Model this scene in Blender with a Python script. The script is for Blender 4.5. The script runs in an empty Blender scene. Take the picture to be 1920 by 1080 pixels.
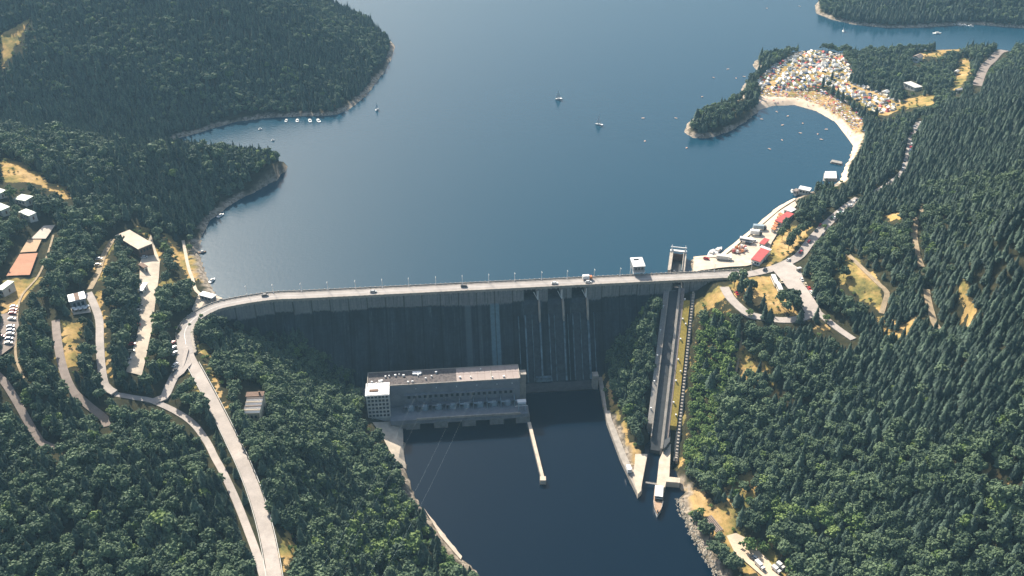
import bpy, math, random
import numpy as np
from mathutils import Vector, Matrix, geometry
random.seed(7)
rng = np.random.default_rng(7)
R = math.radians
# ------------------------------------------------------------------ camera, sky, sun, exposure
scene = bpy.context.scene
FPX, PITCH, CAMZ = 1750.0, R(32.0), 310.0
CT, ST = math.cos(PITCH), math.sin(PITCH)
cam_d = bpy.data.cameras.new("camera")
cam_d.sensor_width = 36.0
cam_d.lens = 36.0 * FPX / 1920.0
cam_d.clip_start = 5.0
cam_d.clip_end = 12000.0
cam = bpy.data.objects.new("camera", cam_d)
scene.collection.objects.link(cam)
cam.location = (0, 0, CAMZ)
cam.rotation_euler = (math.pi / 2 - PITCH, 0, 0)
scene.camera = cam

SUN_AZ, SUN_EL = R(-30.0), R(39.0)          # azimuth measured from +Y towards +X
world = bpy.data.worlds.new("World")
scene.world = world
world.use_nodes = True
wn = world.node_tree
bg = wn.nodes["Background"]
sky = wn.nodes.new("ShaderNodeTexSky")
sky.sky_type = 'NISHITA'
sky.sun_disc = False
sky.sun_elevation = SUN_EL
sky.sun_rotation = SUN_AZ
sky.air_density = 1.2
sky.dust_density = 3.6
sky.ozone_density = 2.0
wn.links.new(sky.outputs[0], bg.inputs[0])
bg.inputs[1].default_value = 0.09
sun_d = bpy.data.lights.new("sun", 'SUN')
sun_d.energy = 5.0
sun_d.angle = R(0.5)
sun_d.color = (1.0, 0.93, 0.82)
sun = bpy.data.objects.new("sun", sun_d)
scene.collection.objects.link(sun)
sdir = Vector((math.sin(SUN_AZ) * math.cos(SUN_EL), math.cos(SUN_AZ) * math.cos(SUN_EL), math.sin(SUN_EL)))
sun.rotation_euler = sdir.to_track_quat('Z', 'Y').to_euler()
sun.location = (-200, 500, 500)
scene.view_settings.view_transform = 'Standard'
scene.view_settings.look = 'None'
scene.view_settings.exposure = 0.72
scene.view_settings.gamma = 1.0
scene.cycles.volume_bounces = 1
scene.cycles.max_bounces = 6
scene.cycles.diffuse_bounces = 2
scene.cycles.glossy_bounces = 2
scene.cycles.use_denoising = True

# ------------------------------------------------------------------ pixel <-> place
def P(px, py, z=0.0):
    """world point at height z seen at pixel (px, py) of the 1920 x 1080 photograph"""
    dx = (px - 960.0) / FPX
    dy = -(py - 540.0) / FPX
    d = (dx, CT + dy * ST, -ST + dy * CT)
    k = (z - CAMZ) / d[2]
    return (d[0] * k, d[1] * k, z)

def proj(x, y, z):
    x = np.asarray(x, float); y = np.asarray(y, float); z = np.asarray(z, float) - CAMZ
    dep = y * CT - z * ST
    up = y * ST + z * CT
    dep = np.where(dep < 1, 1, dep)
    return 960 + FPX * x / dep, 540 - FPX * up / dep, dep

def inpoly(x, y, poly):
    x = np.asarray(x, float); y = np.asarray(y, float)
    c = np.zeros(x.shape, bool)
    n = len(poly)
    for i in range(n):
        x1, y1 = poly[i][0], poly[i][1]
        x2, y2 = poly[(i + 1) % n][0], poly[(i + 1) % n][1]
        if y1 == y2: continue
        m = ((y1 > y) != (y2 > y))
        c ^= m & (x < (x2 - x1) * (y - y1) / (y2 - y1) + x1)
    return c

def dseg(x, y, pts, closed=False):
    x = np.asarray(x, float); y = np.asarray(y, float)
    best = np.full(x.shape, 1e9)
    n = len(pts)
    for i in range(n if closed else n - 1):
        ax, ay = pts[i][0], pts[i][1]
        bx, by = pts[(i + 1) % n][0], pts[(i + 1) % n][1]
        vx, vy = bx - ax, by - ay
        L = vx * vx + vy * vy + 1e-9
        k = np.clip(((x - ax) * vx + (y - ay) * vy) / L, 0, 1)
        best = np.minimum(best, np.hypot(x - ax - k * vx, y - ay - k * vy))
    return best

def catmull(pts, step=3.0):
    out = []
    n = len(pts)
    pts = [np.array(p, float) for p in pts]
    for i in range(n - 1):
        p0 = pts[max(i - 1, 0)]; p1 = pts[i]; p2 = pts[i + 1]; p3 = pts[min(i + 2, n - 1)]
        m = max(1, int(np.linalg.norm((p2 - p1)[:2]) / step))
        for k in range(m):
            t = k / m
            out.append(0.5 * ((2 * p1) + (-p0 + p2) * t + (2 * p0 - 5 * p1 + 4 * p2 - p3) * t * t + (-p0 + 3 * p1 - 3 * p2 + p3) * t ** 3))
    out.append(pts[-1])
    return out

# ------------------------------------------------------------------ objects and their tags
COL = scene.collection
def tag(o, label=None, cat=None, group=None, kind=None):
    if label: o["label"] = label
    if cat: o["category"] = cat
    if group: o["group"] = group
    if kind: o["kind"] = kind
    return o

def empty(name, loc, rz=0.0):
    o = bpy.data.objects.new(name, None)
    o.empty_display_size = 1.0
    COL.objects.link(o)
    o.location = loc
    o.rotation_euler = (0, 0, rz)
    return o

def thing(name, label, cat, loc, rz=0.0, group=None):
    return tag(empty(name, loc, rz), label, cat, group)

def copy_tree(o, parent=None):
    c = o.copy()
    COL.objects.link(c)
    if parent is not None:
        c.parent = parent
    for ch in KIDS.get(o.name, []):
        copy_tree(ch, c)
    KIDS_NEW.setdefault(c.name, [])
    return c
KIDS = {}
KIDS_NEW = {}

class MB:
    """collects shapes and links them as ONE mesh object"""
    def __init__(s):
        s.v = []; s.f = []; s.m = []; s.cur = 0
    def add(s, vs, fs):
        b = len(s.v)
        s.v.extend([tuple(map(float, v)) for v in vs])
        for f in fs:
            s.f.append(tuple(b + i for i in f)); s.m.append(s.cur)
        return s
    def box(s, x0, x1, y0, y1, z0, z1):
        return s.add([(x0, y0, z0), (x1, y0, z0), (x1, y1, z0), (x0, y1, z0), (x0, y0, z1), (x1, y0, z1), (x1, y1, z1), (x0, y1, z1)],
                     [(0, 3, 2, 1), (4, 5, 6, 7), (0, 1, 5, 4), (1, 2, 6, 5), (2, 3, 7, 6), (3, 0, 4, 7)])
    def taper(s, x0, x1, y0, y1, z0, z1, ix, iy):
        return s.add([(x0, y0, z0), (x1, y0, z0), (x1, y1, z0), (x0, y1, z0), (x0 + ix, y0 + iy, z1), (x1 - ix, y0 + iy, z1), (x1 - ix, y1 - iy, z1), (x0 + ix, y1 - iy, z1)],
                     [(0, 3, 2, 1), (4, 5, 6, 7), (0, 1, 5, 4), (1, 2, 6, 5), (2, 3, 7, 6), (3, 0, 4, 7)])
    def prism(s, poly, z0, z1):
        n = len(poly)
        a = sum(poly[i][0] * poly[(i + 1) % n][1] - poly[(i + 1) % n][0] * poly[i][1] for i in range(n))
        if a < 0: poly = poly[::-1]
        g = (lambda z, i: z[i] if isinstance(z, (list, tuple)) else z)
        s.add([(p[0], p[1], g(z0, i)) for i, p in enumerate(poly)] + [(p[0], p[1], g(z1, i)) for i, p in enumerate(poly)],
              [tuple(range(n))[::-1], tuple(range(n, 2 * n))] + [(i, (i + 1) % n, n + (i + 1) % n, n + i) for i in range(n)])
        return s
    def tube(s, a, b, r0, r1=None, n=8):
        a = Vector(a); b = Vector(b); r1 = r0 if r1 is None else r1
        d = (b - a).normalized()
        u = d.orthogonal().normalized(); w = d.cross(u)
        vs = []
        for c, r in ((a, r0), (b, r1)):
            for i in range(n):
                t = 2 * math.pi * i / n
                vs.append(c + (u * math.cos(t) + w * math.sin(t)) * r)
        s.add(vs, [tuple(range(n))[::-1], tuple(range(n, 2 * n))] + [(i, (i + 1) % n, n + (i + 1) % n, n + i) for i in range(n)])
        return s
    def build(s, name, mat, parent=None, smooth=False, origin=(0, 0, 0)):
        me = bpy.data.meshes.new(name)
        vs = s.v if origin == (0, 0, 0) else [(v[0] - origin[0], v[1] - origin[1], v[2] - origin[2]) for v in s.v]
        me.from_pydata(vs, [], s.f)
        for m in (mat if isinstance(mat, (list, tuple)) else [mat]):
            me.materials.append(m)
        if isinstance(mat, (list, tuple)):
            me.polygons.foreach_set("material_index", s.m)
        if smooth:
            me.polygons.foreach_set("use_smooth", [True] * len(me.polygons))
        me.update()
        o = bpy.data.objects.new(name, me)
        COL.objects.link(o)
        if parent is not None:
            o.parent = parent
            KIDS.setdefault(parent.name, []).append(o)
        else:
            o.location = origin
        return o

def sweep(path, prof, caps=True):
    """path: list of (x, y) in plan, prof: closed list of (t, z); t is measured to the right of the walking direction"""
    n = len(path); m = len(prof)
    vs = []
    for i in range(n):
        a = path[max(i - 1, 0)]; b = path[min(i + 1, n - 1)]
        dx, dy = b[0] - a[0], b[1] - a[1]
        L = math.hypot(dx, dy)
        nx, ny = dy / L, -dx / L
        pz = path[i][2] if len(path[i]) > 2 else 0.0
        for t, z in prof:
            vs.append((path[i][0] + nx * t, path[i][1] + ny * t, z + pz))
    fs = []
    for i in range(n - 1):
        for j in range(m):
            k = (j + 1) % m
            fs.append((i * m + j, i * m + k, (i + 1) * m + k, (i + 1) * m + j))
    if caps:
        fs.append(tuple(range(m))[::-1]); fs.append(tuple(range((n - 1) * m, n * m)))
    return vs, fs

# ------------------------------------------------------------------ materials
def mat_new(name):
    m = bpy.data.materials.new(name); m.use_nodes = True
    nt = m.node_tree
    return m, nt, nt.nodes["Principled BSDF"]

def N(nt, t, **kw):
    n = nt.nodes.new(t)
    for k, v in kw.items():
        if k.startswith("i_"):
            n.inputs[int(k[2:]) if k[2:].isdigit() else k[2:]].default_value = v
        else:
            setattr(n, k, v)
    return n

def noise(nt, scale, detail=4.0, coord=None, rough=0.55, dist=0.0):
    n = nt.nodes.new("ShaderNodeTexNoise")
    n.inputs["Scale"].default_value = scale
    n.inputs["Detail"].default_value = detail
    n.inputs["Roughness"].default_value = rough
    n.inputs["Distortion"].default_value = dist
    if coord is None:
        coord = nt.nodes.new("ShaderNodeNewGeometry").outputs["Position"]
    nt.links.new(coord, n.inputs["Vector"])
    return n.outputs["Fac"]

def ramp(nt, fac, stops):
    r = nt.nodes.new("ShaderNodeValToRGB")
    e = r.color_ramp.elements
    while len(e) < len(stops): e.new(0.5)
    for el, (p, c) in zip(e, stops):
        el.position = p
        el.color = (c[0], c[1], c[2], 1) if not isinstance(c, (int, float)) else (c, c, c, 1)
    nt.links.new(fac, r.inputs[0])
    return r.outputs[0]

def mix(nt, a, b, fac, mode='MIX'):
    m = nt.nodes.new("ShaderNodeMix"); m.data_type = 'RGBA'; m.blend_type = mode
    for sock, v in ((m.inputs[6], a), (m.inputs[7], b), (m.inputs[0], fac)):
        if isinstance(v, (int, float)): sock.default_value = v
        elif isinstance(v, (tuple, list)): sock.default_value = (v[0], v[1], v[2], 1)
        else: nt.links.new(v, sock)
    return m.outputs[2]

def simple(name, col, rough=0.8, var=0.25, scale=0.8, metal=0.0, fine=0.0):
    m, nt, b = mat_new(name)
    f = noise(nt, scale, 5)
    lo = tuple(c * (1 - var) for c in col); hi = tuple(min(c * (1 + var), 0.95) for c in col)
    c = ramp(nt, f, [(0.3, lo), (0.7, hi)])
    if fine:
        f2 = noise(nt, scale * 9, 2)
        c = mix(nt, c, ramp(nt, f2, [(0.35, 1 - fine), (0.65, 1.0)]), 1.0, 'MULTIPLY')
    nt.links.new(c, b.inputs["Base Color"])
    b.inputs["Roughness"].default_value = rough
    b.inputs["Metallic"].default_value = metal
    return m

M = {}
M['concrete'] = simple('pale_concrete', (0.42, 0.37, 0.31), 0.9, 0.22, 0.35, fine=0.2)
M['concrete_dark'] = simple('weathered_concrete', (0.26, 0.25, 0.23), 0.9, 0.25, 0.3, fine=0.2)
M['asphalt'] = simple('sun_bleached_asphalt', (0.46, 0.40, 0.35), 0.92, 0.16, 0.15, fine=0.12)
M['paving'] = simple('brownish_paving', (0.31, 0.25, 0.21), 0.92, 0.15, 0.3, fine=0.2)
M['lot'] = simple('pale_gravel', (0.62, 0.52, 0.40), 0.95, 0.16, 0.25, fine=0.12)
M['dirt'] = simple('dirt_track', (0.42, 0.32, 0.20), 0.95, 0.25, 0.3, fine=0.25)
M['sand'] = simple('beach_sand', (0.68, 0.53, 0.38), 0.95, 0.12, 0.1, fine=0.12)
M['white'] = simple('white_paint', (0.80, 0.79, 0.76), 0.5, 0.05, 0.6)
M['offwhite'] = simple('offwhite_plaster', (0.62, 0.60, 0.55), 0.8, 0.1, 0.5)
M['green_roof'] = simple('pale_green_roof', (0.50, 0.56, 0.46), 0.6, 0.08, 0.5, fine=0.1)
M['red_roof'] = simple('red_sheet_roof', (0.52, 0.085, 0.075), 0.6, 0.15, 0.4, fine=0.15)
M['brown'] = simple('brown_timber', (0.16, 0.09, 0.055), 0.8, 0.25, 0.8)
M['grey'] = simple('grey_plaster', (0.24, 0.25, 0.26), 0.85, 0.12, 0.4)
M['dark'] = simple('dark_steel', (0.04, 0.045, 0.05), 0.5, 0.2, 0.8)
M['steel'] = simple('painted_steel', (0.30, 0.38, 0.42), 0.45, 0.15, 0.8)
M['clay'] = simple('orange_clay', (0.60, 0.30, 0.18), 0.95, 0.12, 0.15, fine=0.1)
M['clay_pale'] = simple('pale_clay', (0.64, 0.43, 0.26), 0.95, 0.12, 0.15, fine=0.1)
M['clay_white'] = simple('bleached_clay', (0.74, 0.62, 0.50), 0.95, 0.12, 0.15, fine=0.1)
M['orange'] = simple('orange_paint', (0.75, 0.28, 0.12), 0.6, 0.1, 0.8)
M['rubber'] = simple('tyre_rubber', (0.03, 0.03, 0.03), 0.8, 0.1, 1)
M['trunk'] = simple('tree_bark', (0.09, 0.065, 0.045), 0.95, 0.3, 1.5)
M['boards'] = simple('grey_boards', (0.38, 0.35, 0.31), 0.85, 0.2, 1.2, fine=0.3)
M['tan_deck'] = simple('tan_deck', (0.46, 0.30, 0.19), 0.8, 0.18, 0.7, fine=0.2)
M['riprap'] = simple('white_boulders', (0.62, 0.55, 0.44), 0.9, 0.35, 0.8, fine=0.3)
g_, nt_, b_ = mat_new('window_glass')
b_.inputs["Base Color"].default_value = (0.02, 0.03, 0.04, 1); b_.inputs["Roughness"].default_value = 0.12
M['glass'] = g_

# grass (dry yellow and olive patches)
m, nt, b = mat_new('dry_meadow')
f1 = noise(nt, 0.05, 6, rough=0.7); f2 = noise(nt, 0.5, 5, rough=0.8)
c = ramp(nt, f1, [(0.30, (0.19, 0.17, 0.05)), (0.48, (0.42, 0.29, 0.09)), (0.66, (0.55, 0.37, 0.13))])
c = mix(nt, c, ramp(nt, f2, [(0.3, 0.55), (0.65, 1.0)]), 1.0, 'MULTIPLY')
nt.links.new(c, b.inputs["Base Color"]); b.inputs["Roughness"].default_value = 1.0
M['meadow'] = m
m, nt, b = mat_new('olive_grass')
f1 = noise(nt, 0.08, 6, rough=0.7); f2 = noise(nt, 0.9, 4)
c = ramp(nt, f1, [(0.30, (0.34, 0.26, 0.04)), (0.7, (0.50, 0.36, 0.08))])
c = mix(nt, c, ramp(nt, f2, [(0.3, 0.65), (0.65, 1.0)]), 1.0, 'MULTIPLY')
nt.links.new(c, b.inputs["Base Color"]); b.inputs["Roughness"].default_value = 1.0
M['olive'] = m

# terrain: forest floor, meadow, bare shore, driven by attributes stored in the mesh
m, nt, b = mat_new('ground')
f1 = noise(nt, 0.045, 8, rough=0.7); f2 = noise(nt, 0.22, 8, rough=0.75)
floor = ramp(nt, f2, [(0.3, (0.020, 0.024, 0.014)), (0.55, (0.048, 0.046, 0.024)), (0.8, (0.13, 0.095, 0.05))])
mead = mix(nt, ramp(nt, f1, [(0.34, (0.13, 0.14, 0.05)), (0.44, (0.30, 0.24, 0.08)), (0.52, (0.50, 0.33, 0.12)), (0.64, (0.62, 0.42, 0.20))]),
           ramp(nt, f2, [(0.3, 0.5), (0.6, 1.0)]), 1.0, 'MULTIPLY')
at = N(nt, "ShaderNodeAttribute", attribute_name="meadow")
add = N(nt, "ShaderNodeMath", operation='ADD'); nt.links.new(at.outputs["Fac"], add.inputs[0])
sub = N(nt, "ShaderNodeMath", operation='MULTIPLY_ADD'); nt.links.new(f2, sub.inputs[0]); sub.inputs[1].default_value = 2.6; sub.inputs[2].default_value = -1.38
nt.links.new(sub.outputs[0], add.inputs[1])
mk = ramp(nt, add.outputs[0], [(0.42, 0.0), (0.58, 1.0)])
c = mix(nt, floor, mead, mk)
at2 = N(nt, "ShaderNodeAttribute", attribute_name="sand")
sandc = ramp(nt, noise(nt, 0.25, 5), [(0.3, (0.64, 0.48, 0.34)), (0.7, (0.80, 0.64, 0.48))])
c = mix(nt, c, sandc, at2.outputs["Fac"])
at3 = N(nt, "ShaderNodeAttribute", attribute_name="shore")
vor = N(nt, "ShaderNodeTexVoronoi"); vor.inputs["Scale"].default_value = 0.6
geo = nt.nodes.new("ShaderNodeNewGeometry"); nt.links.new(geo.outputs["Position"], vor.inputs["Vector"])
rock = ramp(nt, vor.outputs["Color"], [(0.2, (0.16, 0.13, 0.10)), (0.8, (0.42, 0.35, 0.27))])
c = mix(nt, c, rock, at3.outputs["Fac"])
nt.links.new(c, b.inputs["Base Color"]); b.inputs["Roughness"].default_value = 1.0
b.inputs["Specular IOR Level"].default_value = 0.1
M['ground'] = m

def water(name, col, rough, bump, ior=1.333):
    m, nt, b = mat_new(name)
    b.inputs["Base Color"].default_value = (*col, 1)
    b.inputs["Roughness"].default_value = rough
    b.inputs["IOR"].default_value = ior
    geo = nt.nodes.new("ShaderNodeNewGeometry")
    f = noise(nt, 0.35, 8, geo.outputs["Position"], 0.65)
    f2 = noise(nt, 0.010, 5, geo.outputs["Position"], 0.6, 1.5)
    bp = nt.nodes.new("ShaderNodeBump"); bp.inputs["Distance"].default_value = 1.0
    st = N(nt, "ShaderNodeMath", operation='MULTIPLY'); nt.links.new(f2, st.inputs[0]); st.inputs[1].default_value = bump
    nt.links.new(st.outputs[0], bp.inputs["Strength"]); nt.links.new(f, bp.inputs["Height"])
    nt.links.new(bp.outputs[0], b.inputs["Normal"])
    return m
M['lake'] = water('lake_water', (0.006, 0.047, 0.080), 0.18, 0.22)
M['river'] = water('river_water', (0.001, 0.009, 0.021), 0.10, 0.10, 1.22)

# foliage with a random shade per tree and per leaf clump
def foliage(name, dark, light, trans=0.0):
    m, nt, b = mat_new(name)
    oi = nt.nodes.new("ShaderNodeObjectInfo")
    geo = nt.nodes.new("ShaderNodeNewGeometry")
    a = N(nt, "ShaderNodeMath", operation='MULTIPLY'); nt.links.new(oi.outputs["Random"], a.inputs[0]); a.inputs[1].default_value = 0.5
    at = N(nt, "ShaderNodeAttribute", attribute_name="clump")
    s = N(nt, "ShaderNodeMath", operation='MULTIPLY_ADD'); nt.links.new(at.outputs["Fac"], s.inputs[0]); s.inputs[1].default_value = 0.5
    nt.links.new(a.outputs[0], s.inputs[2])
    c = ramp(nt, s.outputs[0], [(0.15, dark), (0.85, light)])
    nt.links.new(c, b.inputs["Base Color"]); b.inputs["Roughness"].default_value = 0.75
    b.inputs["Specular IOR Level"].default_value = 0.25
    return m
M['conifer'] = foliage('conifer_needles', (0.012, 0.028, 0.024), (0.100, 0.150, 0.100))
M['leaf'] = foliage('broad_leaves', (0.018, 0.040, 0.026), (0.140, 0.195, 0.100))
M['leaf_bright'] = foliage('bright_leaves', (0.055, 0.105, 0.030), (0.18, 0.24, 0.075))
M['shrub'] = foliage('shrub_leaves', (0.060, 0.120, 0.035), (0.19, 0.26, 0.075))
# ------------------------------------------------------------------ the lie of the land
# lake shore (water level 0), traced round the reservoir
SHORE_PX = [(424, 566), (400, 548), (388, 522), (378, 500), (370, 470), (376, 445), (392, 415), (420, 392), (450, 373), (490, 352), (520, 335), (535, 315),
            (522, 301), (490, 294), (440, 288), (385, 283), (335, 276), (312, 268), (335, 259), (370, 250), (400, 240), (440, 228), (500, 221), (560, 218), (600, 218), (630, 215), (655, 205),
            (685, 180), (705, 155), (722, 130), (735, 105), (740, 85), (722, 68), (690, 46), (640, 24), (590, 0), (500, -40), (380, -85), (400, -120),
            (1150, -118), (1300, -60), (1420, -40), (1600, -70), (1575, -25), (1545, -8), (1528, 10), (1530, 25), (1560, 37), (1600, 46), (1660, 52), (1720, 52),
            (1780, 48), (1830, 46), (1880, 50), (1920, 53), (2150, 60), (2150, 118), (1920, 96), (1800, 94), (1720, 96), (1640, 102), (1590, 103), (1560, 98),
            (1530, 95), (1480, 99), (1440, 107), (1415, 114), (1412, 124), (1425, 135), (1405, 148), (1392, 162), (1390, 185), (1350, 200), (1312, 215),
            (1290, 230), (1282, 248), (1300, 259), (1330, 258), (1370, 245), (1400, 225), (1425, 206), (1450, 198), (1490, 197), (1530, 208), (1565, 228),
            (1590, 255), (1600, 275), (1596, 295), (1582, 320), (1578, 338), (1560, 350), (1520, 360), (1490, 372), (1450, 395), (1410, 430),
            (1370, 462), (1350, 478), (1300, 482), (1287, 490), (1290, 519)]
D0 = (0.0, 493.1)
DA = R(5.25)
EX, EY = math.cos(DA), math.sin(DA)
def DF(s, t):                      # dam frame: s along the crest to the right, t downstream
    return (D0[0] + EX * s + EY * t, D0[1] + EY * s - EX * t)
shore = [P(x, y, 0)[:2] for x, y in SHORE_PX]
lake_poly = shore + [DF(130, -3), DF(-152, -3)]
SHORE_LINE = shore
RIVER_PX = [(690, 742), (755, 740), (755, 797), (757, 850), (762, 885), (776, 930), (800, 962), (830, 1000), (862, 1040), (905, 1085), (980, 1200),
            (1420, 1200), (1352, 1088), (1330, 1060), (1302, 1012), (1283, 975), (1270, 935), (1285, 925), (1262, 903), (1197, 928), (1166, 862), (1140, 792), (1122, 727), (1120, 690), (1000, 690), (690, 700)]
ZR = -52.0
river_poly = [P(x, y, ZR)[:2] for x, y in RIVER_PX]
RIV_LINE = river_poly[:-4]

# canal (boat lift) axis
CA0 = np.array([103.5, 505.0]); CAE = np.array(P(1221, 905, -50)[:2])
CAD = (CAE - CA0); CAL = float(np.linalg.norm(CAD)); CAD = CAD / CAL
CAN = np.array([-CAD[1], CAD[0]])           # to the right as seen from the camera
def CF(l, t):
    p = CA0 + CAD * l + CAN * t
    return (float(p[0]), float(p[1]))
if CAN[0] < 0: CAN = -CAN
L_END = 107.0
def cz(l):                                    # top of the incline
    return -1.5 + (min(max(l, 5), L_END) - 5) / (L_END - 5) * (-48.0)

CTRL_PX = [
 # left bank below the dam
 (400,590,-2),(450,620,-13),(500,650,-24),(560,680,-33),(620,705,-42),(690,735,-49),
 (350,655,4),(372,700,4),(395,745,4),(418,790,4),(440,835,4),(462,880,4),(480,930,4),(497,985,4),(508,1040,4),(516,1085,4),(530,1150,4),
 (480,760,-5),(430,720,1),(560,800,-22),(640,850,-36),(690,790,-44),(740,850,-47),(600,950,-24),(700,950,-39),(760,1000,-45),(650,1080,-28),(560,1000,-8),(780,1080,-44),
 (330,770,2),(365,795,1),(405,850,0),(450,940,0),(475,1000,1),(495,1070,3),(285,750,4),(320,715,5),
 (245,742,7),(195,725,10),(190,680,12),(188,620,15),(180,580,17),(165,545,19),(140,575,20),(105,600,22),(115,680,20),(140,740,16),(195,790,8),
 (0,705,28),(30,750,24),(60,800,18),(85,830,14),(100,650,22),(250,700,10),(270,640,10.5),(285,560,11),(290,490,11.5),(280,445,12),(235,480,13),
 (330,560,6),(350,490,4.5),(360,530,3),(60,440,30),(30,510,29),(10,560,28),(15,620,28),(50,390,34),(0,400,38),(0,330,40),
 (300,330,18),(100,350,30),(200,380,22),(330,400,11),(450,340,7),(420,300,14),
 (0,1000,20),(150,900,16),(250,950,10),(350,900,4),(400,1050,1),(0,1080,16),
 # right shore
 (1305,490,3),(1320,505,3),(1400,465,3),(1450,420,3),(1480,387,3),(1440,470,3.5),(1450,505,4.3),(1490,485,5),(1520,450,7),(1545,425,9),(1590,380,13),(1640,360,17),
 (1700,290,22),(1715,245,24),(1780,190,22),(1830,140,18),(1870,95,15),(1360,518,4),
 (1500,130,4),(1450,150,4),(1550,180,4.5),(1620,200,5.5),(1680,210,7),(1600,240,3.5),(1740,110,8),(1800,130,9),(1860,100,12),(1720,160,8),(1640,130,6),
 (1620,320,10),(1560,385,7),(1340,228,7),(1380,205,7),(1425,165,5),(1440,120,5),
 (1750,350,36),(1800,250,44),(1900,200,56),(1900,300,75),(1900,400,90),(1800,400,60),(1700,400,33),(1725,390,36),(1715,450,33),(1650,450,22),(1725,500,30),(1745,560,28),(1770,630,24),
 (1600,520,14),(1640,540,15),(1660,580,13),(1600,600,8),(1850,550,52),(1900,500,72),(1850,650,38),(1900,700,42),
 (1500,550,5),(1470,520,5),(1530,590,5),(1450,602,3),(1400,587,2),(1365,545,1),(1490,600,4),(1560,600,5),(1600,636,4),
 (1300,600,-11),(1340,620,-9),(1380,640,-9),(1450,655,-5),(1550,680,0),(1700,720,12),(1850,800,24),(1300,700,-26),(1400,720,-17),(1500,760,-12),(1600,800,-5),
 (1750,850,5),(1900,900,18),(1300,800,-38),(1360,800,-31),(1290,880,-48),(1360,880,-42),(1450,900,-30),(1600,950,-18),(1750,1000,-8),(1900,1050,0),
 (1330,950,-48.5),(1400,1010,-48.5),(1450,1030,-47),(1500,1060,-45),(1600,1080,-33),(1750,1100,-20),
 (1140,700,-46),(1160,760,-47),(1180,840,-48.5),(1195,890,-49),(1180,660,-33),(1222,612,-15),(1205,720,-36),(1195,790,-46),(1140,735,-49)]
CTRL_W = [(-250,640,24),(-330,640,33),(-420,630,44),(-180,655,13),(-300,690,8),(-420,690,20),(-550,690,40),
 (-300,800,34),(-300,880,58),(-300,960,78),(-200,850,24),(-200,930,34),(-160,985,14),(-195,1010,28),(-450,800,50),(-450,900,80),(-450,1000,100),(-600,800,60),(-600,950,95),(-650,1150,115),
 (-300,1100,62),(-230,1150,20),(480,1190,34),(600,1190,45),(400,1230,24),(700,1260,60),(560,1330,62),(-800,300,60),(-800,700,90),(-700,1500,120),(0,1900,110),(300,1750,90),(700,1700,100),
 (900,900,115),(900,500,130),(900,250,70),(500,200,20),(-500,200,40),(-300,250,15),(-200,240,6),(-1000,1100,120),(1000,1300,100)]
cp = [P(*c) for c in CTRL_PX] + [tuple(map(float, c)) for c in CTRL_W]
for i, p in enumerate(shore):
    if i % 2 == 0 and i < len(shore) - 2: cp.append((p[0], p[1], 0.0))
for p in RIV_LINE[4:]: cp.append((p[0], p[1], ZR + 0.5))
for l in (15, 40, 65, 90, 104):
    for t in (-12, 14, 20):
        q = CF(l, t); cp.append((q[0], q[1], cz(l) + (0.5 if t > 0 else -1.5) + (1.5 if t > 15 else 0)))
for s, z in ((-140, -10), (-110, -28), (-80, -45), (-40, -56), (0, -58), (50, -56), (75, -38), (92, -22)):
    q = DF(s, 0); cp.append((q[0], q[1], z))
cp = np.array(cp)
keep = []
for i in range(len(cp)):
    if all(np.hypot(*(cp[i, :2] - cp[j, :2])) > 3.0 for j in keep): keep.append(i)
cp = cp[keep]
def solve(cp):
    n = len(cp)
    d = np.hypot(cp[:, None, 0] - cp[None, :, 0], cp[:, None, 1] - cp[None, :, 1])
    A = np.zeros((n + 3, n + 3)); A[:n, :n] = d + np.eye(n) * -1.0
    A[:n, n] = 1; A[:n, n + 1:n + 3] = cp[:, :2]; A[n:, :n] = A[:n, n:].T
    return np.linalg.solve(A, np.concatenate([cp[:, 2], [0, 0, 0]]))
WTS = solve(cp)
def rbf(x, y):
    x = np.asarray(x, float); y = np.asarray(y, float)
    out = WTS[-3] + WTS[-2] * x + WTS[-1] * y
    for i in range(len(cp)):
        out = out + WTS[i] * np.hypot(x - cp[i, 0], y - cp[i, 1])
    return out

def axis(lo, hi, step, far):
    core = list(np.arange(lo, hi + 0.1, step))
    a = []; v = lo; s = step
    while v > -far:
        s *= 1.25; v -= s; a.append(v)
    b = []; v = core[-1]; s = step
    while v < far:
        s *= 1.25; v += s; b.append(v)
    return np.array(a[::-1] + core + b)
STEP = 3.0
GX = axis(-660, 780, STEP, 2500); GY = axis(190, 1330, STEP, 2500)
GY = GY[GY > -500]
XX, YY = np.meshgrid(GX, GY)
def fnoise(x, y, s, seed):
    r = np.random.default_rng(seed); out = np.zeros_like(x)
    for k in range(10):
        a = r.uniform(0, 2 * math.pi); f = s * r.uniform(0.6, 1.8)
        out += np.sin((x * math.cos(a) + y * math.sin(a)) * f + r.uniform(0, 6.28))
    return out / 10 * 1.5
Z = rbf(XX, YY)
XC = np.clip(XX, -1000, 1100); YC = np.clip(YY, 0, 1900)
far_ = np.clip(np.hypot(XX - XC, YY - YC) / 400, 0, 1)
Z = np.where(far_ > 0, np.clip(Z, 40, 140), Z)
dS = dseg(XX, YY, SHORE_LINE); dR = dseg(XX, YY, RIV_LINE)
s_ = (XX - D0[0]) * EX + (YY - D0[1]) * EY
t_ = (XX - D0[0]) * EY - (YY - D0[1]) * EX
inL = inpoly(XX, YY, lake_poly); inR = inpoly(XX, YY, river_poly)
Z = Z + fnoise(XX, YY, 0.035, 3) * 1.6 * np.clip(dS / 25, 0, 1) * np.clip(dR / 25, 0, 1) * np.clip((np.abs(Z) + 3) / 20, 0.2, 1)
up_side = (t_ < -3) | (s_ < -185) | (s_ > 130)
lb = 0.15 + 0.45 * np.minimum(dS, 7)
Z = np.where(~inL & up_side & (dS < 60) & (Z > -6), np.maximum(Z, lb), Z)
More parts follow.
